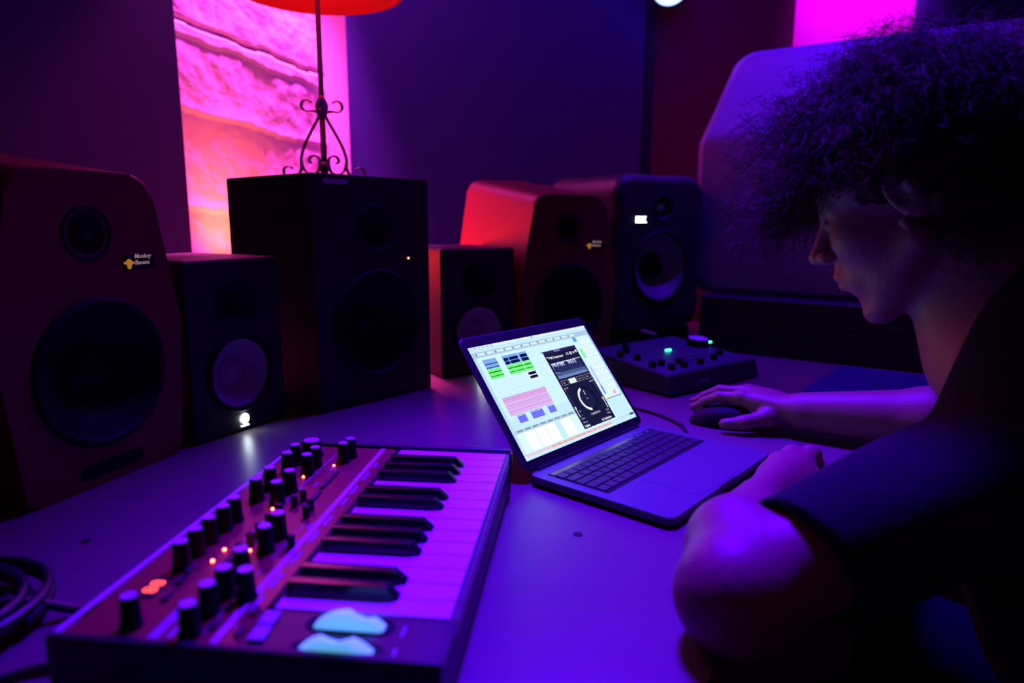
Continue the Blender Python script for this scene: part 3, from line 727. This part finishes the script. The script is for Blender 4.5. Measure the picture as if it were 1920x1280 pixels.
# ---------------------------------------------------------------- monitor controller (big knob, green lights)
ia = math.atan2(1.50-1.321, .54-.311)      # along the near front edge
ic = thing('monitor_controller', (.311, 1.321, 0), ia, 'black desktop audio controller with a big purple knob and green lights', 'audio controller')
WI, DI = .30, .235
vs = [(-.004, -.012, .004), (WI+.004, -.012, .004), (WI+.004, DI, .004), (-.004, DI, .004), (0, 0, .042), (WI, 0, .042), (WI, DI, .062), (0, DI, .062)]
mb = MB(); mb._add(vs, [(3, 2, 1, 0), (4, 5, 6, 7), (0, 1, 5, 4), (1, 2, 6, 5), (2, 3, 7, 6), (3, 0, 4, 7)])
bmesh.ops.bevel(mb.bm, geom=list(mb.bm.edges), offset=.003, segments=2, profile=.5, affect='EDGES')
mb.build('body', M['key'], ic)
Ti = Matrix.Translation((0, 0, .0425)) @ Matrix.Rotation(math.atan2(.02, DI), 4, 'X')
MB().box((WI/2, DI/2, 0), (WI-.012, DI-.012, .001), Ti, bev=.0003, seg=1).build('face_plate', mat('blue_face_plate', (.07, .07, .13), .5, metal=.2), ic)
for fx in (.02, WI-.02):
    for fy_ in (.01, DI-.02): MB().cyl((fx, fy_, 0), .008, .0045, seg=14).build('foot', M['rubber'], ic)
def ctl(name, x, y, r, h, m, capm=None):
    k = MB().lathe([(0, 0), (r*1.1, 0), (r, h*.8), (r*.95, h), (0, h)], Ti @ Matrix.Translation((x, y, .0005)), 32).build(name, m, ic)
    if capm: MB().lathe([(0, h+.0001), (r*.92, h+.0001), (r*.9, h+.0012), (0, h+.0014)], Ti @ Matrix.Translation((x, y, .0005)), 32).build('cap', capm, k)
# local positions from the photograph
def loc_i(X, Y):
    dx, dy = X-.311, Y-1.321; c, s_ = math.cos(ia), math.sin(ia); return dx*c+dy*s_, -dx*s_+dy*c
x, y = loc_i(.441, 1.600); ctl('volume_knob', x, y, .025, .017, M['rubber'], mat('knob_face', (.95, .85, 1), .4))
for k, (x, y) in enumerate(((.045, .03), (.085, .03), (.05, .062), (.10, .055), (.02, .06), (.035, .115), (.02, .15), (.06, .17), (.09, .20), (.14, .03), (.20, .04), (.25, .06))):
    ctl('knob', x, y, .0075, .012, M['rubber'])
for k in range(10):
    x, y = .12+.017*(k % 5), .06+.02*(k//5)
    MB().box((x, y, .002), (.010, .006, .003), Ti, bev=.0008, seg=1).build('button', M['alud'], ic)
for X, Y in ((.355, 1.526), (.476, 1.628)):
    x, y = loc_i(X, Y); MB().box((x, y, .003), (.016, .006, .004), Ti, bev=.001, seg=2).build('lit_button', M['green'], ic)
x, y = loc_i(.464, 1.595); MB().cyl((x, y, .001), .0028, .003, Ti, 14).build('status_light', mat('pale_green_led', (1, 1, 1), emit=(.6, 1, .85), es=6), ic)
x, y = loc_i(.33, 1.64); MB().box((x+.0, y, .016), (.006, .045, .006), Ti, bev=.001).build('meter_bridge', M['cone'], ic)
MB().box((.10, -.0105, .022), (.045, .002, .006)).build('front_label', M['alud'], ic)

# ---------------------------------------------------------------- mouse
mo = thing('computer_mouse', (.366, 1.137, 0), R_(157), 'black computer mouse under the man\'s right hand', 'mouse')
mb = MB(); prof_ = []
NU, NVv = 28, 12
for j in range(NVv+1):
    for i in range(NU):
        t = 2*math.pi*i/NU; f = math.sin(math.pi/2*j/NVv); e = math.cos(math.pi/2*j/NVv)
        x = .058*math.copysign(abs(math.cos(t))**.8, math.cos(t))*(1-.12*f)*(e**.45 if e > 1e-6 else 0); y = .032*math.copysign(abs(math.sin(t))**.8, math.sin(t))*(e**.45 if e > 1e-6 else 0)
        z = .034*f*(1-.25*max(0, x/.058)); prof_.append((x, y, z+.001))
fs = [(j*NU+i, j*NU+(i+1) % NU, (j+1)*NU+(i+1) % NU, (j+1)*NU+i) for j in range(NVv) for i in range(NU)]+[tuple(range(NU))[::-1]]
mb._add(prof_, fs); bmesh.ops.remove_doubles(mb.bm, verts=mb.bm.verts, dist=1e-5)
msh = mb.build('shell', M['rubber'], mo, ang=60)
MB().tube([(.040, -.004, .0225), (.040, .004, .0225)], .008, 16).build('scroll_wheel', M['grey'], mo)

# ---------------------------------------------------------------- cables
def cable(name, pts, r, label, m=None, cat='cable', k=10):
    return tag(MB().tube(catmull(pts, k), r, 10).build(name, m or M['cable']), label, cat)
cable('usb_cable', [(.246, 1.02, .0065), (.262, 1.035, .0045), (.285, 1.075, .0035), (.288, 1.13, .0035), (.262, 1.19, .0035), (.225, 1.235, .0035), (.19, 1.28, .0035), (.17, 1.38, .0035), (.16, 1.5, .0035), (.20, 1.57, .0035)], .003, 'thin black cable looping from the back corner of the laptop')
cable('audio_cable', [(-.303, .562, .020), (-.320, .564, .012), (-.342, .564, .006), (-.368, .560, .005), (-.385, .553, .006), (-.42, .538, .022), (-.46, .52, .028), (-.52, .50, .020), (-.62, .47, .005), (-.72, .42, .005)], .0042, 'black cable running left from the rear of the synthesizer')
cable('audio_cable', [(-.314, .470, .020), (-.326, .474, .010), (-.345, .478, .005), (-.366, .474, .005), (-.384, .461, .005), (-.42, .425, .005), (-.46, .38, .005)], .0036, 'thin black cable leaving the near end of the synthesizer toward the bottom edge')
coil = []
for k in range(150):
    t = k/149*2*math.pi*4.2; r = .085+.010*math.sin(t*.37+1)+.004*math.sin(2.3*t)
    coil.append((-.500+r*1.0*math.cos(t), .520+r*.95*math.sin(t), .0145+.0018*k/149*6))
tag(MB().tube(coil, .0045, 8).build('coiled_cable', M['cable']), 'coil of black cable on the desk in the bottom left corner', 'cable')

# ---------------------------------------------------------------- signed-distance modelling for the figure
class SDF:
    def __init__(s, lo, hi, h):
        s.lo = np.array(lo, np.float32); s.h = h; s.n = np.ceil((np.array(hi)-np.array(lo))/h).astype(int)+1
        s.D = np.full(s.n, .2, np.float32)
    def _sub(s, c0, c1, pad):
        a = np.maximum(np.floor((np.minimum(c0, c1)-pad-s.lo)/s.h).astype(int), 0); b = np.minimum(np.ceil((np.maximum(c0, c1)+pad-s.lo)/s.h).astype(int)+1, s.n)
        if (b <= a).any(): return None
        ax = [s.lo[i]+s.h*np.arange(a[i], b[i], dtype=np.float32) for i in range(3)]
        g = np.meshgrid(*ax, indexing='ij', sparse=True); return tuple(slice(a[i], b[i]) for i in range(3)), g
    def _mix(s, sl, d, k, sub):
        A = s.D[sl]
        if sub:
            d = -d; h_ = np.maximum(k-np.abs(A-d), 0)/max(k, 1e-6); s.D[sl] = np.maximum(A, d)+h_*h_*k*.25
        else:
            h_ = np.maximum(k-np.abs(A-d), 0)/max(k, 1e-6); s.D[sl] = np.minimum(A, d)-h_*h_*k*.25
    def cone(s, a, b, ra, rb, k=.012, sub=False):
        a, b = np.array(a, np.float32), np.array(b, np.float32); r = max(ra, rb)
        q = s._sub(a, b, r+k+3*s.h)
        if q is None: return s
        sl, (X, Y, Z) = q; ab = b-a; L2 = float(ab@ab)+1e-9
        t = np.clip(((X-a[0])*ab[0]+(Y-a[1])*ab[1]+(Z-a[2])*ab[2])/L2, 0, 1)
        d = np.sqrt((X-a[0]-t*ab[0])**2+(Y-a[1]-t*ab[1])**2+(Z-a[2]-t*ab[2])**2)-(ra+(rb-ra)*t)
        s._mix(sl, d, k, sub); return s
    def chain(s, P, r, k=.012):
        for i in range(len(P)-1): s.cone(P[i], P[i+1], r[i], r[i+1], k)
        return s
    def ell(s, c, rad, ax=None, k=.012, sub=False):
        c = np.array(c, np.float32); ax = np.eye(3) if ax is None else np.array(ax); R = max(rad)
        q = s._sub(c, c, R+k+3*s.h)
        if q is None: return s
        sl, (X, Y, Z) = q; u = [(X-c[0])*a[0]+(Y-c[1])*a[1]+(Z-c[2])*a[2] for a in ax]
        k0 = np.sqrt(sum((u[i]/rad[i])**2 for i in range(3))); k1 = np.sqrt(sum((u[i]/rad[i]**2)**2 for i in range(3)))+1e-6
        s._mix(sl, k0*(k0-1)/k1, k, sub); return s
    def half(s, p, n_, k=.002):      # remove the half space on the +n side
        n_ = np.array(n_, float); n_ /= np.linalg.norm(n_)
        ax = [s.lo[i]+s.h*np.arange(s.n[i], dtype=np.float32) for i in range(3)]
        X, Y, Z = np.meshgrid(*ax, indexing='ij', sparse=True)
        d = (X-p[0])*n_[0]+(Y-p[1])*n_[1]+(Z-p[2])*n_[2]; s.D = np.maximum(s.D, d.astype(np.float32)); return s
    def mesh(s, name, m, parent=None):
        D = s.D; D[0] = D[-1] = .2; D[:, 0] = D[:, -1] = .2; D[:, :, 0] = D[:, :, -1] = .2
        neg = D < 0; nx, ny, nz = D.shape
        C = np.zeros((nx-1, ny-1, nz-1), np.int8)
        for i in (0, 1):
            for j in (0, 1):
                for k in (0, 1): C += neg[i:nx-1+i, j:ny-1+j, k:nz-1+k]
        act = np.argwhere((C > 0) & (C < 8)); idx = -np.ones(C.shape, np.int64); idx[tuple(act.T)] = np.arange(len(act))
        acc = np.zeros((len(act), 3)); cnt = np.zeros(len(act))
        off = [(i, j, k) for i in (0, 1) for j in (0, 1) for k in (0, 1)]
        for o1 in off:
            for d in range(3):
                if o1[d]: continue
                o2 = list(o1); o2[d] = 1
                A = D[tuple((act+o1).T)]; B = D[tuple((act+o2).T)]; cr = (A < 0) != (B < 0)
                t = np.where(cr, A/(A-B+1e-12), 0); p = np.tile(np.array(o1, float), (len(act), 1)); p[:, d] = t
                acc[cr] += p[cr]; cnt[cr] += 1
        V = s.lo+s.h*(act+acc/cnt[:, None]); F = []
        for d in range(3):
            e, f = [(1, 2), (2, 0), (0, 1)][d]
            A = [slice(None)]*3; B = [slice(None)]*3; A[d] = slice(0, -1); B[d] = slice(1, None)
            a = neg[tuple(A)]; b = neg[tuple(B)]; P = np.argwhere(a != b)
            P = P[(P[:, e] > 0) & (P[:, f] > 0) & (P[:, e] < D.shape[e]-1) & (P[:, f] < D.shape[f]-1)]
            fl = a[tuple(P.T)]
            def c(de, df):
                Q = P.copy(); Q[:, e] -= de; Q[:, f] -= df; return idx[tuple(Q.T)]
            q = np.stack([c(1, 1), c(0, 1), c(0, 0), c(1, 0)], 1); q[~fl] = q[~fl][:, ::-1]; F.append(q)
        F = np.concatenate(F); F = F[(F >= 0).all(1)]
        me = bpy.data.meshes.new(name); me.vertices.add(len(V)); me.vertices.foreach_set('co', V.astype(np.float32).ravel())
        me.loops.add(F.size); me.loops.foreach_set('vertex_index', F.ravel().astype(np.int32))
        me.polygons.add(len(F)); me.polygons.foreach_set('loop_start', np.arange(0, F.size, 4, dtype=np.int32)); me.polygons.foreach_set('loop_total', np.full(len(F), 4, np.int32))
        me.update(); me.validate(); me.polygons.foreach_set('use_smooth', np.ones(len(F), bool)); me.materials.append(m)
        o = bpy.data.objects.new(name, me); COL.objects.link(o); 
        if parent is not None: o.parent = parent
        return o
#FIGURE
def _clipcone(self, a, b, ra, rb, k, p, n_, sub=False):
    a, b = np.array(a, np.float32), np.array(b, np.float32); r = max(ra, rb)
    q = self._sub(a, b, r+k+3*self.h)
    sl, (X, Y, Z) = q; ab = b-a; L2 = float(ab@ab)+1e-9
    t = np.clip(((X-a[0])*ab[0]+(Y-a[1])*ab[1]+(Z-a[2])*ab[2])/L2, 0, 1)
    d = np.sqrt((X-a[0]-t*ab[0])**2+(Y-a[1]-t*ab[1])**2+(Z-a[2]-t*ab[2])**2)-(ra+(rb-ra)*t)
    n_ = np.array(n_, float); n_ /= np.linalg.norm(n_)
    d = np.maximum(d, ((X-p[0])*n_[0]+(Y-p[1])*n_[1]+(Z-p[2])*n_[2])).astype(np.float32)
    self._mix(sl, d, k, sub)
SDF.clipcone = _clipcone
A3 = lambda *p: np.array(p, float)
PB = Vector((.70, .58, ZF))
man = thing('person', PB, 0, 'man with curly hair and black t-shirt leaning over the desk, hand on the mouse', 'person')
# head frame
HO = A3(.4536, .7822, .3712); yaw, pit = 2.4295, .394
HF = A3(math.cos(yaw)*math.cos(pit), math.sin(yaw)*math.cos(pit), -math.sin(pit)); HU = A3(math.cos(yaw)*math.sin(pit), math.sin(yaw)*math.sin(pit), math.cos(pit)); HL = np.cross(HU, HF)
AX = np.array([HF, HL, HU])
hp = lambda f, l, u: HO+HF*f+HL*l+HU*u
SHL, ELL, WRL = A3(.46, .60, .122), A3(.189, .520, .047), A3(.278, .722, .036)
SHR, ELR, WRR = A3(.67, .81, .15), A3(.700, .950, .054), A3(.476, 1.082, .040)
NB = A3(.545, .70, .205)
B = SDF((.10, .42, -.10), (.86, 1.30, .56), .0026)
# trunk (inside the shirt)
B.cone(SHL, NB, .05, .06, .03); B.cone(NB, SHR, .06, .05, .03); B.cone(NB, (.66, .62, -.02), .085, .12, .05)
# neck
B.cone(hp(-.035, 0, -.02), NB+A3(.0, .0, .01), .054, .062, .03)
B.cone(hp(-.0, 0, -.06), NB+A3(-.035, .035, .0), .042, .048, .03)
# skull and face
B.ell(hp(-.008, 0, .045), (.098, .076, .085), AX, .02); B.ell(hp(.045, 0, .045), (.052, .064, .055), AX, .02)
B.ell(hp(.040, 0, -.025), (.054, .060, .070), AX, .02); B.ell(hp(.03, 0, -.075), (.052, .046, .034), AX, .02)
for q in (-1, 1):
    B.cone(hp(.0, q*.052, -.045), hp(.062, q*.016, -.102), .018, .015, .018)
    B.ell(hp(.062, q*.036, -.018), (.026, .024, .024), AX, .018)
    B.cone(hp(.090, q*.008, .022), hp(.074, q*.042, .020), .0085, .008, .012)
B.ell(hp(.074, 0, -.107), (.017, .020, .016), AX, .012); B.ell(hp(.076, 0, -.062), (.024, .032, .030), AX, .015)
for q in (-1, 1):
    B.ell(hp(.097, q*.031, .003), (.013, .015, .010), AX, .008, True)
    B.ell(hp(.079, q*.031, .003), (.0125, .0145, .0115), AX, .003)
    B.cone(hp(.091, q*.020, .0075), hp(.088, q*.042, .006), .0028, .0024, .004)
B.cone(hp(.092, 0, .016), hp(.116, 0, -.020), .0075, .0095, .010); B.ell(hp(.1185, 0, -.025), (.0115, .0105, .0095), AX, .006)
for q in (-1, 1):
    B.ell(hp(.106, q*.0125, -.029), (.0105, .0075, .0085), AX, .005)
    B.ell(hp(.110, q*.0068, -.0385), (.0045, .0030, .0040), AX, .002, True)
B.cone(hp(.098, 0, -.040), hp(.100, 0, -.050), .006, .007, .008)
for q in (-1, 1):
    B.cone(hp(.1035, q*.001, -.0555), hp(.090, q*.023, -.0595), .0058, .0036, .004)
    B.cone(hp(.1005, q*.001, -.0675), hp(.089, q*.022, -.0625), .0062, .0036, .004)
    B.cone(hp(.1090, q*.001, -.0615), hp(.090, q*.025, -.0612), .0016, .0012, .001, True)
B.ell(hp(.092, 0, -.083), (.006, .016, .005), AX, .006, True)
for q in (-1, 1):      # ears
    ea = np.array([HF*.93-HU*.37, HL, HU*.93+HF*.37])*1.0
    B.ell(hp(-.006, q*.079, .004), (.018, .0065, .031), ea, .005); B.ell(hp(-.000, q*.086, .006), (.0105, .006, .019), ea, .003, True)
    B.cone(hp(.004, q*.076, -.024), hp(.002, q*.077, -.030), .006, .005, .004)
# left arm (nearest the camera)
B.cone(SHL, ELL*.45+SHL*.55, .052, .047, .02); B.cone(ELL*.45+SHL*.55, ELL, .047, .044, .025)
B.ell(ELL+A3(-.006, -.004, -.006), (.046, .046, .042), None, .02)
m1 = ELL*.72+WRL*.28+A3(-.006, .002, .010); B.cone(ELL, m1, .042, .0445, .02); B.cone(m1, WRL, .0445, .027, .02)
# right arm
B.cone(SHR, ELR, .052, .043, .02); m2 = ELR*.7+WRR*.3+A3(0, 0, .004); B.cone(ELR, m2, .045, .047, .02); B.cone(m2, WRR, .047, .031, .02)
def hand(W, kn, fingers, thumb, pk=.010):
    for i, K in enumerate(kn):
        Wi = W+(K-kn.mean(0))*.35
        B.cone(Wi, K, .0185, .0125, pk)
    for K, F_ in zip(kn, fingers):
        P = [K]+[A3(*p) for p in F_]; B.chain(P, [.0112, .0092, .0080, .0068], .0035)
        B.ell(K+A3(0, 0, .003), (.0115, .0115, .0100), None, .006)
    P = [A3(*p) for p in thumb]; B.chain(P, [.0175, .0145, .0108, .0085][:len(P)], .008)
knL = np.array([(.327, .808, .034), (.341, .831, .043), (.364, .846, .048), (.390, .849, .047)])
fl = [[k+A3(.016, .026, -.012), k+A3(.026, .020, -.026), k+A3(.016, .002, -.032+.002)] for k in knL]
for f_, k in zip(fl, knL):
    for p in f_: p[2] = max(p[2], .010)
hand(WRL, knL, fl, [(.310, .742, .030), (.366, .770, .027), (.404, .803, .020), (.418, .826, .014)])
B.ell((.343, .793, .034), (.040, .050, .024), [A3(.84, -.54, 0), A3(.54, .84, 0), A3(0, 0, 1)], .012)
knR = np.array([(.389, 1.126, .050), (.400, 1.147, .054), (.416, 1.166, .051), (.435, 1.182, .042)])
dR = A3(-.90, .43, 0)
fr = []
for k, l_, lift in zip(knR, (1.0, 1.08, 1.0, .82), (0, .002, .0, 0)):
    fr.append([k+dR*.036*l_+A3(0, 0, -.001+lift), k+dR*.059*l_+A3(0, 0, -.012), k+dR*.077*l_+A3(0, 0, -.026)])
for f_ in fr[2:]:
    for p in f_: p += A3(.004, .008, -.004)
for f_ in fr:
    for p in f_: p[2] = max(p[2], .012)
hand(WRR, knR, fr, [(.462, 1.094, .034), (.420, 1.086, .028), (.382, 1.083, .020), (.352, 1.090, .016)])
B.ell((.432, 1.133, .046), (.040, .036, .017), [dR, A3(.43, .90, 0), A3(0, 0, 1)], .012)
body = B.mesh('body', M['skin'], man); body.location = -PB
# finger nails
for f_ in (fr[0], fr[1]):
    p = f_[2]; MB().lathe([(0, .0012), (.0045, .0006), (.0052, 0), (0, 0)], Matrix.Translation(Vector(p)+Vector((-.003, .001, .0062))-PB) @ Matrix.Rotation(R_(-35), 4, 'Y'), 14).build('nail', M['skin'], man)
# t-shirt
T_ = SDF((.18, .25, -.34), (1.02, 1.12, .36), .004)
T_.cone(SHL+A3(.01, .01, .01), NB+A3(.03, -.025, .03), .072, .10, .03); T_.cone(NB+A3(.03, -.025, .03), SHR+A3(.01, -.01, 0), .10, .064, .03)
for a_, b_, r0, r1 in (((.53, .62, .07), (.70, .40, -.22), .11, .12), ((.66, .75, .07), (.84, .58, -.22), .11, .12), ((.61, .66, .08), (.77, .49, -.22), .13, .14)): T_.cone(a_, b_, r0, r1, .06)
T_.cone((.50, .53, .0), (.60, .38, -.20), .085, .09, .05)
ex = (ELL-SHL)/np.linalg.norm(ELL-SHL); HC = A3(.222, .56, .096); nh = A3(-.80, -.41, -.35)
T_.clipcone(SHL, SHL+ex*.36, .072, .054, .02, HC, nh)
er = (ELR-SHR)/np.linalg.norm(ELR-SHR); T_.clipcone(SHR, ELR, .066, .066, .02, SHR+er*.17, er)
T_.cone(SHL+ex*.20, SHL+ex*.40, .048, .0505, .002, True); T_.cone(SHR+er*.13, SHR+er*.25, .058, .058, .002, True)
T_.cone(NB+A3(-.02, .02, -.02), hp(-.02, 0, -.02), .070, .066, .012, True)
# soft cloth folds
shirt_lo = T_.lo; gx = [T_.lo[i]+T_.h*np.arange(T_.n[i]) for i in range(3)]
X, Y, Z = np.meshgrid(*gx, indexing='ij', sparse=True)
T_.D += (.0022*np.sin(38*X+22*Z+9*np.sin(7*Y))*np.sin(20*Y-13*Z+1.3)).astype(np.float32)
shirt = T_.mesh('t_shirt', M['shirt'], man); shirt.location = -PB
# trousers, shoes
Q = SDF((.1, .2, -.76), (1.05, 1.25, -.05), .008)
PV = A3(.79, .49, -.22); Fd = A3(-.76, .65, 0); Ld = A3(-.65, -.76, 0)
Q.ell(PV+A3(0, 0, .02), (.14, .14, .11), None, .04)
for q in (-1, 1):
    hip = PV+Ld*.09*q+A3(0, 0, -.02); kn_ = hip+Fd*.42+Ld*.04*q+A3(0, 0, .02); an = kn_+Fd*.06+A3(0, 0, -.40)
    Q.cone(hip, kn_, .088, .064, .03); Q.cone(kn_, an, .062, .045, .02)
    MBs = SDF(an+A3(-.2, -.2, -.14), an+A3(.2, .2, .1), .006)
    MBs.cone(an+A3(0, 0, -.055), an+Fd*.17+A3(0, 0, -.075), .038, .032, .02); MBs.cone(an+A3(0, 0, .0), an+A3(0, 0, -.05), .042, .042, .02); MBs.half((0, 0, ZF+.002), (0, 0, -1))
    sh_ = MBs.mesh('shoe', M['rubber'], man); sh_.location = -PB
Q.D[:, :, 0] = .2
tr_ = Q.mesh('trousers', M['jeans'], man); tr_.location = -PB
# hair: curled strands from the scalp
rng = np.random.default_rng(5)
NS = 8500; V = []; Fc = []; nb = 0
pts3 = []
tries = 0
def sdir():
    v = rng.normal(size=3); return v/np.linalg.norm(v)
while len(pts3) < NS:
    d = sdir(); p = np.array([-.008, 0, .045])+d*np.array([.097, .077, .086])
    f_, l_, u_ = p
    if u_ < -.035 or (u_ < .040 and f_ > .040) or (u_ < .050 and f_ > .055 and abs(l_) < .055): continue
    if u_ < .035 and f_ > -.035 and abs(l_) > .05: 
        if not (u_ > .012 and f_ > .01 and rng.random() < .25): continue
    pts3.append((p, d))
SEG = 20; ii = np.arange(SEG)/(SEG-1)
AXm = AX
for p, d in pts3:
    nrm = d/np.array([.097, .077, .086]); nrm /= np.linalg.norm(nrm)
    dr = nrm*.9+rng.normal(size=3)*.30
    if p[0] > .02: dr += np.array([.55, 0, .0])
    if p[0] < -.05: dr += np.array([-.1, 0, -.35])
    dr /= np.linalg.norm(dr)
    if p[0] > .03 and p[2] < .10: dr = dr+np.array([.25, 0, -.55]); dr /= np.linalg.norm(dr)
    Ln = rng.uniform(.040, .095)*(1.25 if p[0] > .03 else 1.0)*(1.12 if p[2] > .08 else .85)
    W0 = dr @ AXm; root = HO+p @ AXm
    a1 = np.cross(W0, sdir()); a1 /= np.linalg.norm(a1); a2 = np.cross(W0, a1)
    rr = rng.uniform(.0045, .0095); tn = rng.uniform(2.2, 4.4)*(1 if rng.random() < .5 else -1); ph = rng.uniform(0, 6.28)
    env = np.minimum(1, ii*4)
    g = np.array([0, 0, -1.])
    path = root+np.outer(ii*Ln, W0)+np.outer(ii**2*Ln*.30, g)+np.outer(env*rr*np.cos(ph+ii*tn*6.28), a1)+np.outer(env*rr*np.sin(ph+ii*tn*6.28), a2)
    lc = (path-HO) @ AXm.T
    if ((lc[:, 2] < .012) & (lc[:, 0] > -.02) & (lc[:, 0] < .125)).any() and p[0] > -.03: continue
    th_ = .00065*(1-.5*ii)
    for k in range(3):
        c_, s_ = math.cos(2.094*k), math.sin(2.094*k)
        V.append(path+np.outer(th_*c_, a1)+np.outer(th_*s_, W0*.6+a2*.8))
    b_ = nb*3*SEG
    i0 = b_+np.arange(SEG-1)
    for k in range(3):
        k2 = (k+1) % 3
        Fc.append(np.stack([i0+k*SEG, i0+k2*SEG, i0+k2*SEG+1, i0+k*SEG+1], 1))
    nb += 1
V = np.concatenate(V)-np.array(PB); Fc = np.concatenate(Fc)
G = SDF(HO-.17, HO+.17, .004)
G.ell(hp(-.016, 0, .062), (.106, .094, .094), AX, .02); G.ell(hp(.045, 0, .082), (.062, .066, .046), AX, .02); G.ell(hp(-.07, 0, .02), (.05, .07, .075), AX, .02)
for q in (-1, 1): G.ell(hp(-.01, q*.074, .048), (.045, .022, .030), AX, .015)
gx = [G.lo[i]+G.h*np.arange(G.n[i]) for i in range(3)]; X, Y, Z = np.meshgrid(*gx, indexing='ij', sparse=True)
G.D += (.005*np.sin(150*X+3*np.sin(90*Y))*np.sin(140*Z+2*np.sin(80*X))*np.sin(130*Y)).astype(np.float32)
core = G.mesh('hair', M['hair'], man); core.location = -PB
me = bpy.data.meshes.new('hair_curls'); me.vertices.add(len(V)); me.vertices.foreach_set('co', V.astype(np.float32).ravel())
me.loops.add(Fc.size); me.loops.foreach_set('vertex_index', Fc.ravel().astype(np.int32)); me.polygons.add(len(Fc))
me.polygons.foreach_set('loop_start', np.arange(0, Fc.size, 4, dtype=np.int32)); me.polygons.foreach_set('loop_total', np.full(len(Fc), 4, np.int32)); me.update()
me.materials.append(M['hair']); ho = bpy.data.objects.new('hair_curls', me); COL.objects.link(ho); ho.parent = core; ho.location = PB; tag(ho, kind='stuff')

# stool under the man
st = thing('stool', (PV[0], PV[1], ZF), 0, 'round black stool the man sits on, below the frame', 'stool')
MB().lathe([(0, .335), (.17, .335), (.19, .35), (.19, .385), (.17, .40), (0, .40)], None, 40).build('seat', M['rubber'], st)
MB().cyl((0, 0, .05), .025, .286, seg=20).build('column', M['alud'], st)
for k in range(5):
    a_ = R_(72*k+20); MB().tube([(0, 0, .07), (.13*math.cos(a_), .13*math.sin(a_), .06), (.26*math.cos(a_), .26*math.sin(a_), .045)], .014, 8).cyl((.26*math.cos(a_), .26*math.sin(a_), 0), .02, .05, seg=14).build('leg', M['edge'], st)
